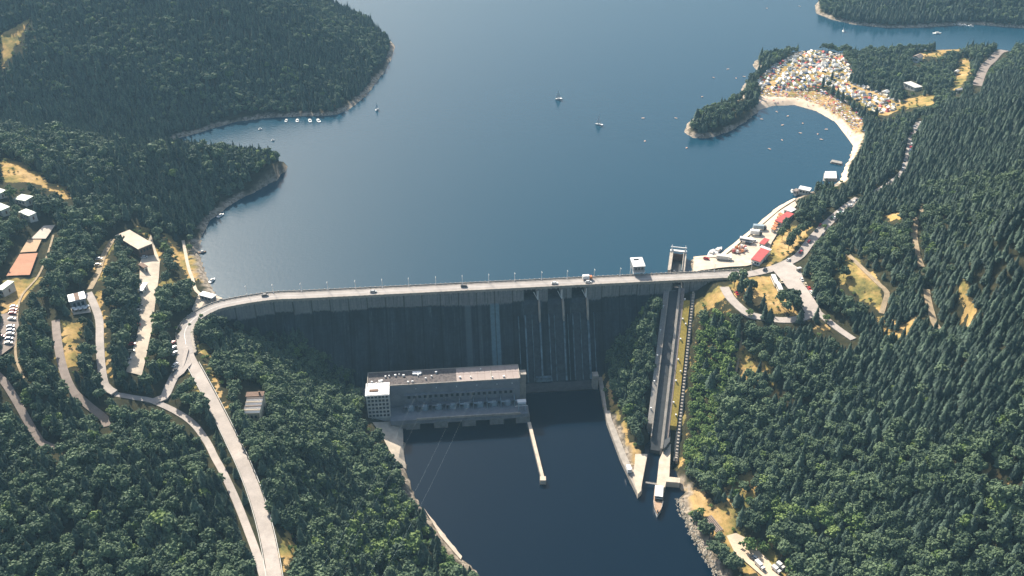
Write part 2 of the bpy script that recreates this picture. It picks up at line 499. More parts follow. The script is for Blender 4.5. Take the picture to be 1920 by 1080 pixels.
Z = np.where(inL, -np.minimum(22, 0.15 + 0.45 * dS), Z)
Z = np.where(inR, ZR - np.minimum(12, 0.15 + 0.6 * dR), Z)
Z = np.where(~inR & (t_ > 15) & (s_ > -110), np.maximum(Z, ZR + 0.2 + 0.5 * np.minimum(dR, 6)), Z)
body = (s_ > -158) & (s_ < 118) & (t_ > -5) & (t_ < 5)
Z = np.where(body, np.minimum(Z, -4), Z)
Z = np.where((s_ > -150) & (s_ < 105) & (t_ > -60) & (t_ <= -3) & inL, -22, Z)
# bed of the boat lift
cl = (XX - CA0[0]) * CAD[0] + (YY - CA0[1]) * CAD[1]
ctt = (XX - CA0[0]) * CAN[0] + (YY - CA0[1]) * CAN[1]
czv = -1.5 + (np.clip(cl, 5, L_END) - 5) / (L_END - 5) * (-48.0)
Z = np.where((cl > 4) & (cl < 126) & (ctt > -8) & (ctt < 13.5), np.minimum(Z, czv - 2.5), Z)
Z = np.where((cl > 84) & (cl < 145) & (ctt > -5) & (ctt < 4), np.minimum(Z, -55), Z)
Z = np.where((cl > 118) & (cl < 145) & (ctt > -6) & (ctt < 14), np.minimum(Z, -55), Z)
Z = np.where((cl > -42) & (cl <= 4) & (ctt > -7) & (ctt < 8), np.minimum(Z, -8), Z)

def sampler(Zg):
    def H(x, y):
        x = np.asarray(x, float); y = np.asarray(y, float)
        i = np.clip(np.searchsorted(GX, x) - 1, 0, len(GX) - 2); j = np.clip(np.searchsorted(GY, y) - 1, 0, len(GY) - 2)
        u = np.clip((x - GX[i]) / (GX[i + 1] - GX[i]), 0, 1); v = np.clip((y - GY[j]) / (GY[j + 1] - GY[j]), 0, 1)
        return (Zg[j, i] * (1 - u) * (1 - v) + Zg[j, i + 1] * u * (1 - v) + Zg[j + 1, i] * (1 - u) * v + Zg[j + 1, i + 1] * u * v)
    return H
H0 = sampler(Z.copy())
def G(px, py, H=None, dz=0.0):
    """ground point seen at a pixel of the photograph"""
    H = H or H0
    dx = (px - 960.0) / FPX; dy = -(py - 540.0) / FPX
    d = np.array([dx, CT + dy * ST, -ST + dy * CT])
    k = np.arange(150.0, 1900.0, 1.0)
    z = CAMZ + d[2] * k
    g = H(d[0] * k, d[1] * k) + dz
    idx = np.nonzero(z <= np.maximum(g, -60))[0]
    if len(idx) == 0: return (d[0] * 900, d[1] * 900, float(H(d[0] * 900, d[1] * 900)))
    i = idx[0]
    if i > 0:
        a = (z[i - 1] - g[i - 1]); b_ = (g[i] - z[i]); f = a / (a + b_ + 1e-9)
        kk = k[i - 1] + f
    else: kk = k[0]
    x, y = d[0] * kk, d[1] * kk
    return (float(x), float(y), float(H(x, y)))

# ---- clearings (photograph pixels) where no forest stands; kind tells what grows there instead
MEADOW = [
 [(195, 450), (215, 443), (212, 470), (202, 495), (195, 520), (175, 545), (160, 538), (175, 505), (184, 478)],
 [(318, 445), (345, 470), (362, 520), (350, 525), (335, 495)],
 [(0, 62), (60, 32), (40, 80), (15, 112), (0, 130)],
 [(0, 292), (45, 305), (80, 325), (100, 345), (128, 350), (140, 375), (112, 372), (85, 352), (60, 345), (0, 340)],
 [(0, 520), (75, 518), (68, 540), (40, 565), (0, 590)],
 [(255, 425), (275, 425), (300, 470), (303, 492), (278, 490), (285, 460)],
 [(300, 430), (320, 440), (350, 480), (355, 510), (338, 495), (318, 465)],
 [(352, 470), (372, 480), (385, 525), (370, 535), (358, 505)],
 [(195, 560), (202, 640), (208, 712), (198, 710), (192, 620), (178, 560), (175, 545), (188, 545)],
 [(112, 600), (122, 650), (150, 640), (152, 600), (140, 610)],
 [(118, 620), (150, 628), (145, 690), (125, 690)],
 [(370, 640), (398, 650), (398, 672), (376, 668)],
 [(382, 678), (400, 690), (420, 730), (432, 765), (425, 770), (405, 730)],
 [(525, 985), (545, 1000), (560, 1030), (540, 1080), (527, 1080)],
 [(345, 690), (352, 690), (420, 790), (412, 790)],
 [(1310, 500), (1350, 498), (1400, 497), (1440, 500), (1470, 485), (1440, 488), (1400, 490)],
 [(1440, 470), (1470, 425), (1500, 425), (1530, 412), (1525, 430), (1490, 470), (1460, 490), (1440, 492)],
 [(1370, 520), (1440, 515), (1450, 530), (1520, 600), (1490, 590), (1440, 585), (1400, 560), (1370, 545)],
 [(1300, 560), (1350, 545), (1375, 580), (1340, 575), (1300, 590)],
 [(1262, 895), (1285, 900), (1340, 940), (1385, 990), (1450, 1025), (1445, 1040), (1480, 1080), (1400, 1080), (1370, 1040), (1330, 1000), (1290, 960), (1272, 925)],
 [(1560, 520), (1592, 478), (1610, 490), (1660, 535), (1662, 560), (1652, 588), (1635, 575), (1605, 560), (1590, 540)],
 [(1655, 400), (1690, 400), (1690, 415), (1655, 412)],
 [(1525, 605), (1550, 605), (1560, 620), (1530, 618)],
 [(1800, 530), (1812, 530), (1815, 560), (1835, 585), (1820, 605), (1800, 590)],
 [(1870, 635), (1890, 640), (1888, 650), (1872, 645)],
 [(1720, 100), (1760, 95), (1765, 82), (1810, 82), (1815, 90), (1780, 95), (1760, 108), (1722, 108)],
 [(1795, 110), (1815, 108), (1822, 130), (1812, 150), (1800, 170), (1780, 165), (1795, 140)],
 [(1690, 185), (1750, 178), (1752, 195), (1700, 205)],
 [(1280, 590), (1293, 590), (1290, 700), (1278, 800), (1268, 895), (1262, 895), (1270, 800), (1282, 690)],
 [(1135, 700), (1150, 735), (1190, 835), (1205, 850), (1200, 895), (1185, 880), (1160, 800), (1128, 705)],
 [(1840, 850), (1870, 880), (1900, 900), (1920, 885), (1920, 910), (1880, 905), (1850, 880)],
 [(1420, 545), (1432, 540), (1440, 560), (1425, 565)],
]
CAMP = [(1420, 150), (1440, 130), (1475, 108), (1500, 96), (1530, 93), (1560, 98), (1580, 100), (1588, 118), (1600, 135), (1592, 150), (1640, 170), (1690, 195), (1694, 203), (1660, 217), (1640, 215), (1600, 185), (1560, 165), (1535, 160), (1500, 168), (1430, 168)]
BEACH = [(1425, 172), (1450, 166), (1500, 169), (1535, 172), (1590, 195), (1620, 228), (1615, 245), (1622, 255), (1605, 290), (1592, 305), (1590, 335), (1575, 342), (1565, 345), (1580, 300), (1570, 230), (1500, 205), (1440, 208), (1420, 205)]
SANDM = [(1420, 178), (1450, 181), (1500, 183), (1545, 200), (1580, 225), (1605, 250), (1622, 252), (1606, 290), (1594, 305), (1592, 335), (1575, 345), (1563, 345), (1560, 300), (1550, 240), (1500, 215), (1440, 215), (1418, 205)]
QUAY = [(1290, 486), (1350, 482), (1375, 466), (1412, 434), (1452, 398), (1490, 374), (1497, 372), (1490, 400), (1470, 425), (1450, 462), (1446, 490), (1400, 500), (1295, 512)]
SHRUBS = [[(1300, 575), (1355, 560), (1395, 600), (1385, 700), (1300, 710), (1296, 640)], [(1300, 700), (1370, 700), (1350, 800), (1290, 890), (1275, 880), (1290, 780)]]
BRIGHT = [[(640, 1000), (720, 930), (800, 980), (900, 1080), (640, 1080)], [(1440, 940), (1560, 960), (1640, 1010), (1560, 1040), (1450, 1000)], [(440, 262), (500, 275), (530, 300), (500, 330), (440, 300)], [(1280, 800), (1330, 790), (1420, 980), (1300, 905)]]

# ---- roads, tracks and yards: (name, label, pixels, width in metres, material)
ROADS = [
 ('road', 'pale asphalt road running down the left bank from the end of the dam', [(347, 640), (354, 668), (372, 702), (395, 745), (418, 790), (440, 835), (462, 882), (480, 930), (496, 985), (508, 1040), (517, 1095)], 5.9, 'asphalt'),
 ('road', 'short pale road forking downhill from the left end of the dam', [(345, 655), (336, 685), (320, 718), (308, 745), (290, 752)], 5.0, 'asphalt'),
 ('road', 'narrow lower road running beside the main road on the left bank', [(215, 737), (250, 745), (285, 752), (330, 772), (362, 795), (388, 828), (403, 858), (421, 890), (443, 940), (464, 992), (482, 1040), (498, 1095)], 3.4, 'asphalt'),
 ('road', 'straight pale road climbing past the terrace restaurant on the left', [(215, 737), (197, 722), (190, 685), (187, 640), (186, 600), (176, 570), (165, 548)], 4.2, 'asphalt'),
 ('footpath', 'narrow footpath along the left shore above the dam', [(385, 556), (368, 545), (360, 520), (353, 500), (347, 470), (343, 450)], 2.0, 'lot'),
 ('track', 'brown track on the left slope below the terrace restaurant', [(104, 600), (108, 640), (118, 690), (135, 730), (160, 755), (195, 785), (200, 800)], 4.2, 'paving'),
 ('track', 'pinkish straight track at the far left edge of the photo', [(-20, 690), (5, 712), (30, 750), (55, 795), (80, 832), (105, 840)], 3.6, 'paving'),
 ('track', 'short pale track through the small clearing left of the gravel yard', [(212, 448), (200, 468), (190, 490), (184, 512), (168, 542)], 3.4, 'dirt'),
 ('footpath', 'thin path dividing the car park and the wood on the far left', [(100, 440), (88, 480), (70, 520), (38, 560), (30, 620), (30, 670), (45, 710)], 1.2, 'dirt'),
 ('road', 'road climbing from the right end of the dam into the wood', [(1350, 519), (1400, 514), (1440, 506), (1475, 493), (1500, 478), (1520, 452), (1545, 425), (1575, 398), (1610, 372)], 6.2, 'asphalt'),
 ('road', 'road visible between the trees above the bathing bay', [(1640, 362), (1690, 325), (1702, 290), (1708, 260), (1722, 228)], 4.2, 'asphalt'),
 ('road', 'pale road at the top right beside the camp woods', [(1832, 160), (1845, 128), (1862, 110), (1880, 96), (1895, 84)], 8.0, 'paving'),
 ('road', 'curved lower access road looping below the right end of the dam', [(1358, 538), (1368, 556), (1385, 574), (1405, 588), (1440, 598), (1480, 600), (1510, 594), (1530, 584)], 5.8, 'asphalt'),
 ('road', 'narrow road leaving the parking loop down to the right', [(1528, 580), (1545, 595), (1570, 615), (1600, 636)], 4.5, 'asphalt'),
 ('track', 'sandy firebreak track on the right hillside', [(1730, 388), (1718, 410), (1714, 440), (1720, 475), (1728, 500)], 3.6, 'dirt'),
 ('track', 'lower sandy track on the right hillside', [(1738, 540), (1742, 570), (1752, 605), (1770, 630)], 3.6, 'dirt'),
 ('track', 'straight sandy track along the edge of the dry meadow', [(1590, 478), (1625, 510), (1650, 535), (1664, 545), (1658, 570), (1652, 590)], 3.0, 'dirt'),
 ('footpath', 'narrow straight path through the green shrubs below the loop road', [(1392, 610), (1388, 650), (1380, 700)], 1.2, 'dirt'),
]
YARDS = [
 ('yard', 'long bright gravel yard with parked vehicles on the left bank', [(283, 440), (300, 490), (298, 520), (292, 560), (285, 620), (272, 680), (266, 705), (236, 698), (243, 670), (255, 640), (262, 600), (262, 540), (262, 495), (270, 470)], 'lot'),
 ('car_park', 'car park at the left edge of the photo', [(0, 590), (30, 585), (36, 610), (28, 648), (0, 668)], 'paving'),
 ('forecourt', 'pale forecourt around the shed at the left end of the dam', [(372, 552), (384, 548), (420, 560), (400, 575), (365, 590), (360, 580)], 'lot'),
 ('junction', 'wide pale junction at the left end of the dam', [(332, 640), (346, 625), (362, 640), (362, 680), (345, 700), (330, 712), (322, 700), (332, 670)], 'asphalt'),
 ('quayside', 'bright sandy quayside with stalls on the right shore', [(1300, 487), (1350, 485), (1378, 468), (1415, 436), (1456, 400), (1490, 378), (1494, 384), (1466, 424), (1447, 455), (1436, 488), (1400, 499), (1300, 512)], 'lot'),
 ('parking_loop', 'oval brownish parking area inside the road loop', [(1447, 505), (1475, 488), (1500, 505), (1512, 540), (1535, 575), (1545, 595), (1515, 596), (1480, 545), (1460, 520)], 'asphalt'),
 ('tennis_ground', 'bleached pale tennis ground, farthest of the three', [(82, 424), (104, 422), (86, 448), (58, 448)], 'clay_white'),
 ('clay_court', 'sandy orange clay court between its two neighbours', [(52, 450), (78, 450), (68, 472), (38, 474)], 'clay_pale'),
 ('clay_court', 'red orange clay court nearest to the green roofed cabin', [(37, 477), (71, 475), (56, 516), (12, 518)], 'clay'),
 ('terrace', 'pale outdoor terrace with tables in front of the white roofed restaurant', [(133, 580), (168, 576), (171, 586), (138, 591)], 'lot'),
 ('riverside_apron', 'pale concrete apron on the left bank beside the power station', [(698, 792), (755, 790), (757, 850), (762, 880), (745, 870), (730, 845), (715, 815)], 'lot'),
 ('shore_bank', 'sloping pale concrete bank along the right shore', [(1300, 481), (1350, 477), (1370, 461), (1410, 429), (1450, 394), (1488, 370), (1492, 374), (1456, 398), (1414, 434), (1374, 466), (1352, 483), (1300, 487)], 'sand'),
 ('riverside_track', 'sandy track widening on the lower right bank', [(1362, 1005), (1380, 1000), (1400, 1010), (1440, 1050), (1470, 1090), (1440, 1090), (1405, 1060), (1378, 1038)], 'sand'),
 ('embankment', 'pale stone embankment on the left river shore', [(793, 950), (800, 955), (835, 1000), (868, 1040), (864, 1050), (825, 1005)], 'lot'),
]
PXX, PYY, DEP = proj(XX, YY, Z)
PXM = PXX + fnoise(XX, YY, 0.25, 31) * 7; PYM = PYY + fnoise(XX, YY, 0.25, 32) * 5
meadow = np.zeros_like(Z); sand = np.zeros_like(Z)
land = ~inL & ~inR
for poly in MEADOW:
    meadow = np.maximum(meadow, np.where(inpoly(PXM, PYM, poly) & land, 0.9, 0))
pn = fnoise(XX, YY, 0.06, 41)
meadow = np.maximum(meadow, np.where(land & (XX > 70) & (YY < 480) & (pn > .62), .75, 0))
meadow = np.maximum(meadow, np.where(land & (XX < -150) & (YY < 560) & (pn > .66), .7, 0))
meadow = np.maximum(meadow, np.where(inpoly(PXX, PYY, CAMP) & land, 1, 0))
sand = np.where(inpoly(PXX, PYY, SANDM) & (YY > 560), 1.0, 0)
meadow = np.maximum(meadow, np.where(inpoly(PXX, PYY, BEACH) & land, 1, 0))
for poly in SHRUBS: meadow = np.maximum(meadow, np.where(inpoly(PXM, PYM, poly) & land, 0.35, 0))
shorea = np.where((~inL & (dS < 4.5) & (Z < 2.4) & (Z > -1)) | (~inR & (dR < 5) & (Z < -46)), 1.0, 0)
shorea = np.where(inL & (dS < 3), 1.0, shorea)

shorea = np.where(sand > 0, 0, shorea)
# ---- ribbons and yards follow the smooth ground; the ground is lowered a little under them
patches = []
carve = np.zeros_like(Z)
Zs = Z.copy()
for name, label, px, w, mt in ROADS:
    pts = [np.array(G(x, y)) for x, y in px]
    line = catmull(pts, 3.0)
    lz = H0([p[0] for p in line], [p[1] for p in line])
    k = np.ones(7) / 7
    lz = np.convolve(np.pad(lz, 3, mode='edge'), k, 'valid')
    line = [(p[0], p[1], float(z)) for p, z in zip(line, lz)]
    patches.append((name, label, 'r', line, w, mt))
    x0, x1 = min(p[0] for p in line) - 15, max(p[0] for p in line) + 15; y0, y1 = min(p[1] for p in line) - 15, max(p[1] for p in line) + 15
    sel = (XX > x0) & (XX < x1) & (YY > y0) & (YY < y1)
    xs, ys = XX[sel], YY[sel]
    best = np.full(xs.shape, 1e9); bz = np.zeros(xs.shape)
    for p in line:
        d = np.hypot(xs - p[0], ys - p[1]); m_ = d < best
        best = np.where(m_, d, best); bz = np.where(m_, p[2], bz)
    f = np.clip((best - (w / 2 + 2.2)) / 6, 0, 1)
    Z[sel] = np.where(f < 1, Z[sel] * f + (bz - 0.35) * (1 - f), Z[sel])
for name, label, kind_, line, w, mt in patches:
    x0, x1 = min(p[0] for p in line) - 9, max(p[0] for p in line) + 9; y0, y1 = min(p[1] for p in line) - 9, max(p[1] for p in line) + 9
    sel = (XX > x0) & (XX < x1) & (YY > y0) & (YY < y1)
    xs, ys = XX[sel], YY[sel]
    best = np.full(xs.shape, 1e9); bz = np.zeros(xs.shape)
    for p in line:
        d = np.hypot(xs - p[0], ys - p[1]); m_ = d < best
        best = np.where(m_, d, best); bz = np.where(m_, p[2], bz)
    Z[sel] = np.where(best < w / 2 + 3.0, np.minimum(Z[sel], bz - 0.3), Z[sel])
H1 = sampler(Z.copy())
for name, label, px, mt in YARDS:
    poly = [G(x, y, H0) for x, y in px]
    patches.append((name, label, 'y', poly, 0, mt))
    m_ = inpoly(XX, YY, poly) | (dseg(XX, YY, poly, True) < 3.2)
    Z = np.where(m_, np.minimum(Z, H0(XX, YY) - 0.4), Z)
H = sampler(Z)
# ---- the ground as one sheet
ny, nx = XX.shape
me = bpy.data.meshes.new('ground')
me.vertices.add(nx * ny)
co = np.stack([XX.ravel(), YY.ravel(), Z.ravel()], 1).astype(np.float32)
me.vertices.foreach_set('co', co.ravel())
idx = np.arange(nx * ny).reshape(ny, nx)
q = np.stack([idx[:-1, :-1], idx[:-1, 1:], idx[1:, 1:], idx[1:, :-1]], -1).reshape(-1, 4)
me.loops.add(q.size); me.polygons.add(len(q))
me.loops.foreach_set('vertex_index', q.ravel().astype(np.int32))
me.polygons.foreach_set('loop_start', np.arange(0, q.size, 4, dtype=np.int32))
me.polygons.foreach_set('use_smooth', np.ones(len(q), bool))
for nm, arr in (('meadow', meadow), ('sand', sand), ('shore', shorea)):
    a = me.attributes.new(nm, 'FLOAT', 'POINT'); a.data.foreach_set('value', arr.ravel().astype(np.float32))
me.update(calc_edges=True)
me.materials.append(M['ground'])
o = bpy.data.objects.new('ground', me); COL.objects.link(o)
tag(o, 'hilly ground of both banks with dry clearings and bare shores', 'ground', kind='structure')

def patch_ribbon(line, w, off, mt, name):
    mb = MB()
    vs, fs = sweep([(p[0], p[1], p[2] + off) for p in line], [(-w / 2, 0), (-w / 2, -1.0), (w / 2, -1.0), (w / 2, 0)])
    mb.add(vs, fs)
    return mb.build(name, mt)
from mathutils import geometry as geom
def patch_area(poly, off, mt, name, Hs, step=3.0):
    pts = [Vector((p[0], p[1])) for p in poly]
    dense = []
    for i in range(len(pts)):
        a, b_ = pts[i], pts[(i + 1) % len(pts)]
        n = max(1, int((b_ - a).length / step))
        dense += [a.lerp(b_, k / n) for k in range(n)]
    nb = len(dense)
    xs = np.arange(min(p.x for p in pts), max(p.x for p in pts), step); ys = np.arange(min(p.y for p in pts), max(p.y for p in pts), step)
    gx, gy = np.meshgrid(xs, ys)
    ins = inpoly(gx, gy, [(p.x, p.y) for p in dense]) & (dseg(gx, gy, [(p.x, p.y) for p in dense], True) > step * 0.5)
    inner = [Vector((a, b_)) for a, b_ in zip(gx[ins], gy[ins])]
    res = geom.delaunay_2d_cdt(dense + inner, [(i, (i + 1) % nb) for i in range(nb)], [list(range(nb))], 1, 1e-4)
    V, F = res[0], res[2]
    z = Hs([v.x for v in V], [v.y for v in V]) + off
    mb = MB(); mb.add([(v.x, v.y, zz) for v, zz in zip(V, z)], F)
    return mb.build(name, mt)
for i, (name, label, kind, geo_, w, mt) in enumerate(patches):
    off = 0.02 + 0.006 * i
    if kind == 'r': o = patch_ribbon(geo_, w, off, M[mt], name)
    else: o = patch_area(geo_, off + 0.1, M[mt], name, H0)
    tag(o, label, name.replace('_', ' '), kind='structure')

# ---- water
mb = MB(); lp = [DF(-400, -3), DF(150, -3), (2400, DF(150, -3)[1]), (2400, 2400), (-2400, 2400), (-2400, DF(-400, -3)[1])]
mb.add([(p[0], p[1], 0.0) for p in lp], [tuple(range(6))])
tag(mb.build('lake', M['lake']), 'broad blue reservoir behind the dam', 'lake', kind='structure')
mb = MB(); lp = [(-170, 120), (330, 120), (330, 400), (200, 480), DF(70, 18), DF(-100, 18), (-170, 440)]
mb.add([(p[0], p[1], ZR) for p in lp], [tuple(range(len(lp)))])
tag(mb.build('river', M['river']), 'dark river below the dam', 'river', kind='structure')
# ------------------------------------------------------------------ the dam
def dam_face_mat():
    m, nt, b = mat_new('dam_face')
    tc = nt.nodes.new("ShaderNodeTexCoord")
    sx = nt.nodes.new("ShaderNodeSeparateXYZ"); nt.links.new(tc.outputs["Object"], sx.inputs[0])
    def mp(scale):
        k = nt.nodes.new("ShaderNodeMapping"); k.inputs["Scale"].default_value = scale
        nt.links.new(tc.outputs["Object"], k.inputs[0]); return k.outputs[0]
    def math_(op, a, b_=None, c_=None):
        n = N(nt, "ShaderNodeMath", operation=op)
        for i, v in enumerate((a, b_, c_)):
            if v is None: continue
            if isinstance(v, (int, float)): n.inputs[i].default_value = v
            else: nt.links.new(v, n.inputs[i])
        return n.outputs[0]
    streak = noise(nt, 1.0, 5, mp((0.9, 0.05, 0.05)), 0.7)
    streak2 = noise(nt, 1.0, 4, mp((0.22, 0.02, 0.02)), 0.7)
    grain = noise(nt, 0.6, 6, tc.outputs["Object"], 0.7)
    blk = math_('FLOOR', math_('DIVIDE', sx.outputs[0], 11.2))
    wn_ = N(nt, "ShaderNodeTexWhiteNoise", noise_dimensions='1D'); nt.links.new(blk, wn_.inputs["W"])
    edge = math_('MULTIPLY_ADD', wn_.outputs[0], 2.2, -6.6)
    edge = math_('MULTIPLY_ADD', streak, 5.0, math_('ADD', edge, -2.5))
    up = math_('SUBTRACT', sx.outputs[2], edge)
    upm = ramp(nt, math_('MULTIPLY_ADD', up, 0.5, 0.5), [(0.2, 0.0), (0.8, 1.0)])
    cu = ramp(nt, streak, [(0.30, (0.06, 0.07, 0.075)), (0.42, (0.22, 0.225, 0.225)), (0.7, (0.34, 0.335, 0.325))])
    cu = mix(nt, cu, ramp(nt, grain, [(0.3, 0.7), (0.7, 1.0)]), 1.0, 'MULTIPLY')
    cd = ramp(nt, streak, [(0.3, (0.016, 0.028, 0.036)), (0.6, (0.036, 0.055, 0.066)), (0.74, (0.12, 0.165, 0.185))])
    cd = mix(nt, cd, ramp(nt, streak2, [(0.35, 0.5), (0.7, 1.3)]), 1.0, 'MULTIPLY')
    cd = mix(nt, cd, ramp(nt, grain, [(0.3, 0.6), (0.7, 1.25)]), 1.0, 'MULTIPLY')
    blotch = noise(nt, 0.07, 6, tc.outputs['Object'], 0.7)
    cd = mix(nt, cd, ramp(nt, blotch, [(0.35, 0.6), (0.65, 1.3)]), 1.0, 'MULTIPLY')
    def band(x0, x1, soft=0.8):
        a = ramp(nt, math_('MULTIPLY_ADD', math_('SUBTRACT', sx.outputs[0], x0), 1 / soft, 0.5), [(0, 0), (1, 1)])
        c_ = ramp(nt, math_('MULTIPLY_ADD', math_('SUBTRACT', x1, sx.outputs[0]), 1 / soft, 0.5), [(0, 0), (1, 1)])
        return math_('MULTIPLY', a, c_)
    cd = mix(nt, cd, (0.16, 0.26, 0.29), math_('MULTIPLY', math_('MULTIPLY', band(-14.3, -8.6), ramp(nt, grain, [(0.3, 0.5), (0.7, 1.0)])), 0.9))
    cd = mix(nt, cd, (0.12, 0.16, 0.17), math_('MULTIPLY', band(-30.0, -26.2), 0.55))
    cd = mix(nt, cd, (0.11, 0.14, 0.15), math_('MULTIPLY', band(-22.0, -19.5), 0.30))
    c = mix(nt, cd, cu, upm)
    # joints between blocks and lift lines
    fx = math_('FRACT', math_('DIVIDE', sx.outputs[0], 11.2))
    j = ramp(nt, fx, [(0.0, 0.25), (0.045, 1.0), (0.95, 1.0), (1.0, 0.25)])
    fz = math_('FRACT', math_('DIVIDE', sx.outputs[2], 2.0))
    j2 = ramp(nt, fz, [(0.0, 0.8), (0.1, 1.0), (0.95, 1.0)])
    c = mix(nt, mix(nt, c, j, 1.0, 'MULTIPLY'), j2, 1.0, 'MULTIPLY')
    nt.links.new(c, b.inputs["Base Color"]); b.inputs["Roughness"].default_value = 0.85
    return m
M['channel'] = simple('wet_shade_dark_channel', (0.045, 0.05, 0.052), 0.5, 0.3, 0.4)  # wet concrete tone; also stands for the shade in chamber and pit
M['dam'] = dam_face_mat()
M['bay'] = simple('wet_shade_dark_concrete', (0.05, 0.068, 0.078), 0.7, 0.35, 0.5, fine=0.3)  # wet face, darkened so the sunlit sill keeps the shade of the opening
dam = thing('dam', 'long grey concrete dam with a road on its crest and dark stained face', 'dam', (D0[0], D0[1], 0), DA)
def to_st(x, y):
    return ((x - D0[0]) * EX + (y - D0[1]) * EY, (x - D0[0]) * EY - (y - D0[1]) * EX)
crv = [to_st(*P(x, y, 4)[:2]) for x, y in [(352, 664), (348, 642), (347, 620), (361, 600), (391, 581), (428, 569)]]
crv = catmull([(a[0], -a[1]) for a in crv] + [(-148, 0), (-130, 0)], 3.0)[:-1]
crv = [(float(p[0]), float(p[1])) for p in crv]
full = crv + [(s, 0.0) for s in np.arange(-128, 150.1, 4.0)]
SOL = [(-4.5, 3.2), (4.5, 3.2), (4.5, -6), (8, -14), (30, -50), (37, -62), (-4.5, -62)]
BAY = [(-4.5, -5.2), (0, -5.0), (3, -5.6), (5.4, -8.0), (7.3, -14), (29.2, -50), (36, -62), (-4.5, -62)]
LOCK = [(-4.5, -3.0), (4.5, -3.0), (6.5, -6), (8, -14), (30, -50), (37, -62), (-4.5, -62)]
def strip(a, b, step=6.0):
    n = max(1, int((b - a) / step)); return [(a + (b - a) * k / n, 0.0) for k in range(n + 1)]
mb = MB()
for a, b_ in ((7, 16), (22, 31), (37, 46.3)): mb.add(*sweep([(a, 0), (b_, 0)], BAY))
mb.build('spillway_bay', M['bay'], dam)
mb = MB()
solid_left = [p for p in full if p[0] <= 7 and p != full[0]]
ci = next(i for i, p in enumerate(full) if math.hypot(p[0] - crv[0][0], p[1] - crv[0][1]) > 30)
thin = [(-4.5, 3.2), (4.5, 3.2), (4.5, -6), (6, -14), (8, -20), (-4.5, -20)]
left1 = [p for i, p in enumerate(full) if ci <= i and p[0] < -146 + 0.1]
mb.add(*sweep(left1 + [(-140, 0.0)], thin))
mb.add(*sweep(strip(-140, 7), SOL))
for a, b_ in ((16, 22), (31, 37), (46.3, 101), (108, 150)): mb.add(*sweep(strip(a, b_), SOL))
mb.add(*sweep([(101, 0), (108, 0)], LOCK))
mb.build('wall', M['dam'], dam)
mb = MB(); mb.add(*sweep(full, [(-4.8, 3.2), (-4.8, 4.0), (4.8, 4.0), (4.8, 3.2)])); mb.build('deck', M['concrete'], dam)
def asphalt_lane():
    m, nt, b = mat_new('crest_asphalt')
    f = noise(nt, 0.2, 5); f2 = noise(nt, 2.0, 3)
    c = ramp(nt, f, [(0.3, (0.34, 0.305, 0.275)), (0.7, (0.45, 0.40, 0.36))])
    c = mix(nt, c, ramp(nt, f2, [(0.35, 0.85), (0.65, 1.0)]), 1.0, 'MULTIPLY')
    nt.links.new(c, b.inputs["Base Color"]); b.inputs["Roughness"].default_value = 0.9
    return m
M['crest'] = asphalt_lane()
mb = MB(); mb.add(*sweep(full, [(-3.2, 3.99), (-3.2, 4.03), (3.2, 4.03), (3.2, 3.99)])); mb.build('roadway', M['crest'], dam)
mb = MB(); mb.add(*sweep(full, [(-0.07, 4.02), (-0.07, 4.05), (0.07, 4.05), (0.07, 4.02)])); mb.build('centre_line', M['white'], dam)
for sg in (-1, 1):
    mb = MB(); mb.add(*sweep(full, [(sg * 3.3, 3.99), (sg * 3.3, 4.18), (sg * 4.35, 4.18), (sg * 4.35, 3.99)])); mb.build('pavement', M['concrete'], dam)
    mb = MB(); mb.add(*sweep(full, [(sg * 4.5, 3.1), (sg * 4.5, 4.75), (sg * 4.78, 4.75), (sg * 4.78, 3.1)]))
    acc = 0.0
    for i in range(1, len(full)):
        a, b_ = full[i - 1], full[i]
        L = math.hypot(b_[0] - a[0], b_[1] - a[1]); dx, dy = (b_[0] - a[0]) / L, (b_[1] - a[1]) / L
        while acc < L:
            x, y = a[0] + dx * acc, a[1] + dy * acc
            nx_, ny_ = dy, -dx
            cx, cy = x + nx_ * sg * 4.72, y + ny_ * sg * 4.72
            q = [(cx - dx * .35 - nx_ * .28, cy - dy * .35 - ny_ * .28), (cx + dx * .35 - nx_ * .28, cy + dy * .35 - ny_ * .28),
                 (cx + dx * .35 + nx_ * .28, cy + dy * .35 + ny_ * .28), (cx - dx * .35 + nx_ * .28, cy - dy * .35 + ny_ * .28)]
            mb.prism(q, 2.7, 5.0)
            acc += 3.1
        acc -= L
    mb.build('parapet', M['boards'] if sg < 0 else M['concrete'], dam)
# spillway piers, dividers and ribs
for s in (16.0, 31.0, 46.3):
    pr = [(4.4, -3.6), (8.5, -4.6), (12.4, -12.0), (12.6, -16.5), (9.4, -16.5), (4.4, -6.2)]
    mb = MB()
    v = [(s - 0.1, -t, z) for t, z in pr] + [(s + 0.8, -t, z) for t, z in pr]
    n = len(pr)
    mb.add(v, [tuple(range(n)), tuple(range(n, 2 * n))[::-1]] + [(i, i + n, (i + 1) % n + n, (i + 1) % n) for i in range(n)])
    mb.build('divider', M['concrete'], dam)
M['rib'] = simple('wet_pale_rib', (0.15, 0.21, 0.24), 0.8, 0.6, 0.25, fine=0.3)
for s, w in ((3.0, .5), (7.0, .9), (11.5, .4), (16.1, 1.1), (22.0, .6), (25.5, .35), (31.1, 1.1), (34.0, .3), (37.0, .7), (42, .35), (46.4, 1.3), (50.5, .4)):
    mb = MB(); mb.add(*sweep([(s, 0), (s + w, 0)], [(8.1 if s < 7 or s > 46 else 7.0, -14), (29.5, -49.0), (30.8, -49.0), (9.3, -14)]))
    mb.build('rib', M['rib'], dam)
mb = MB(); mb.box(12.5, 22.0, -29.9, -28.0, -50, -46.6); mb.build('outlet_sill', M['rib'], dam)
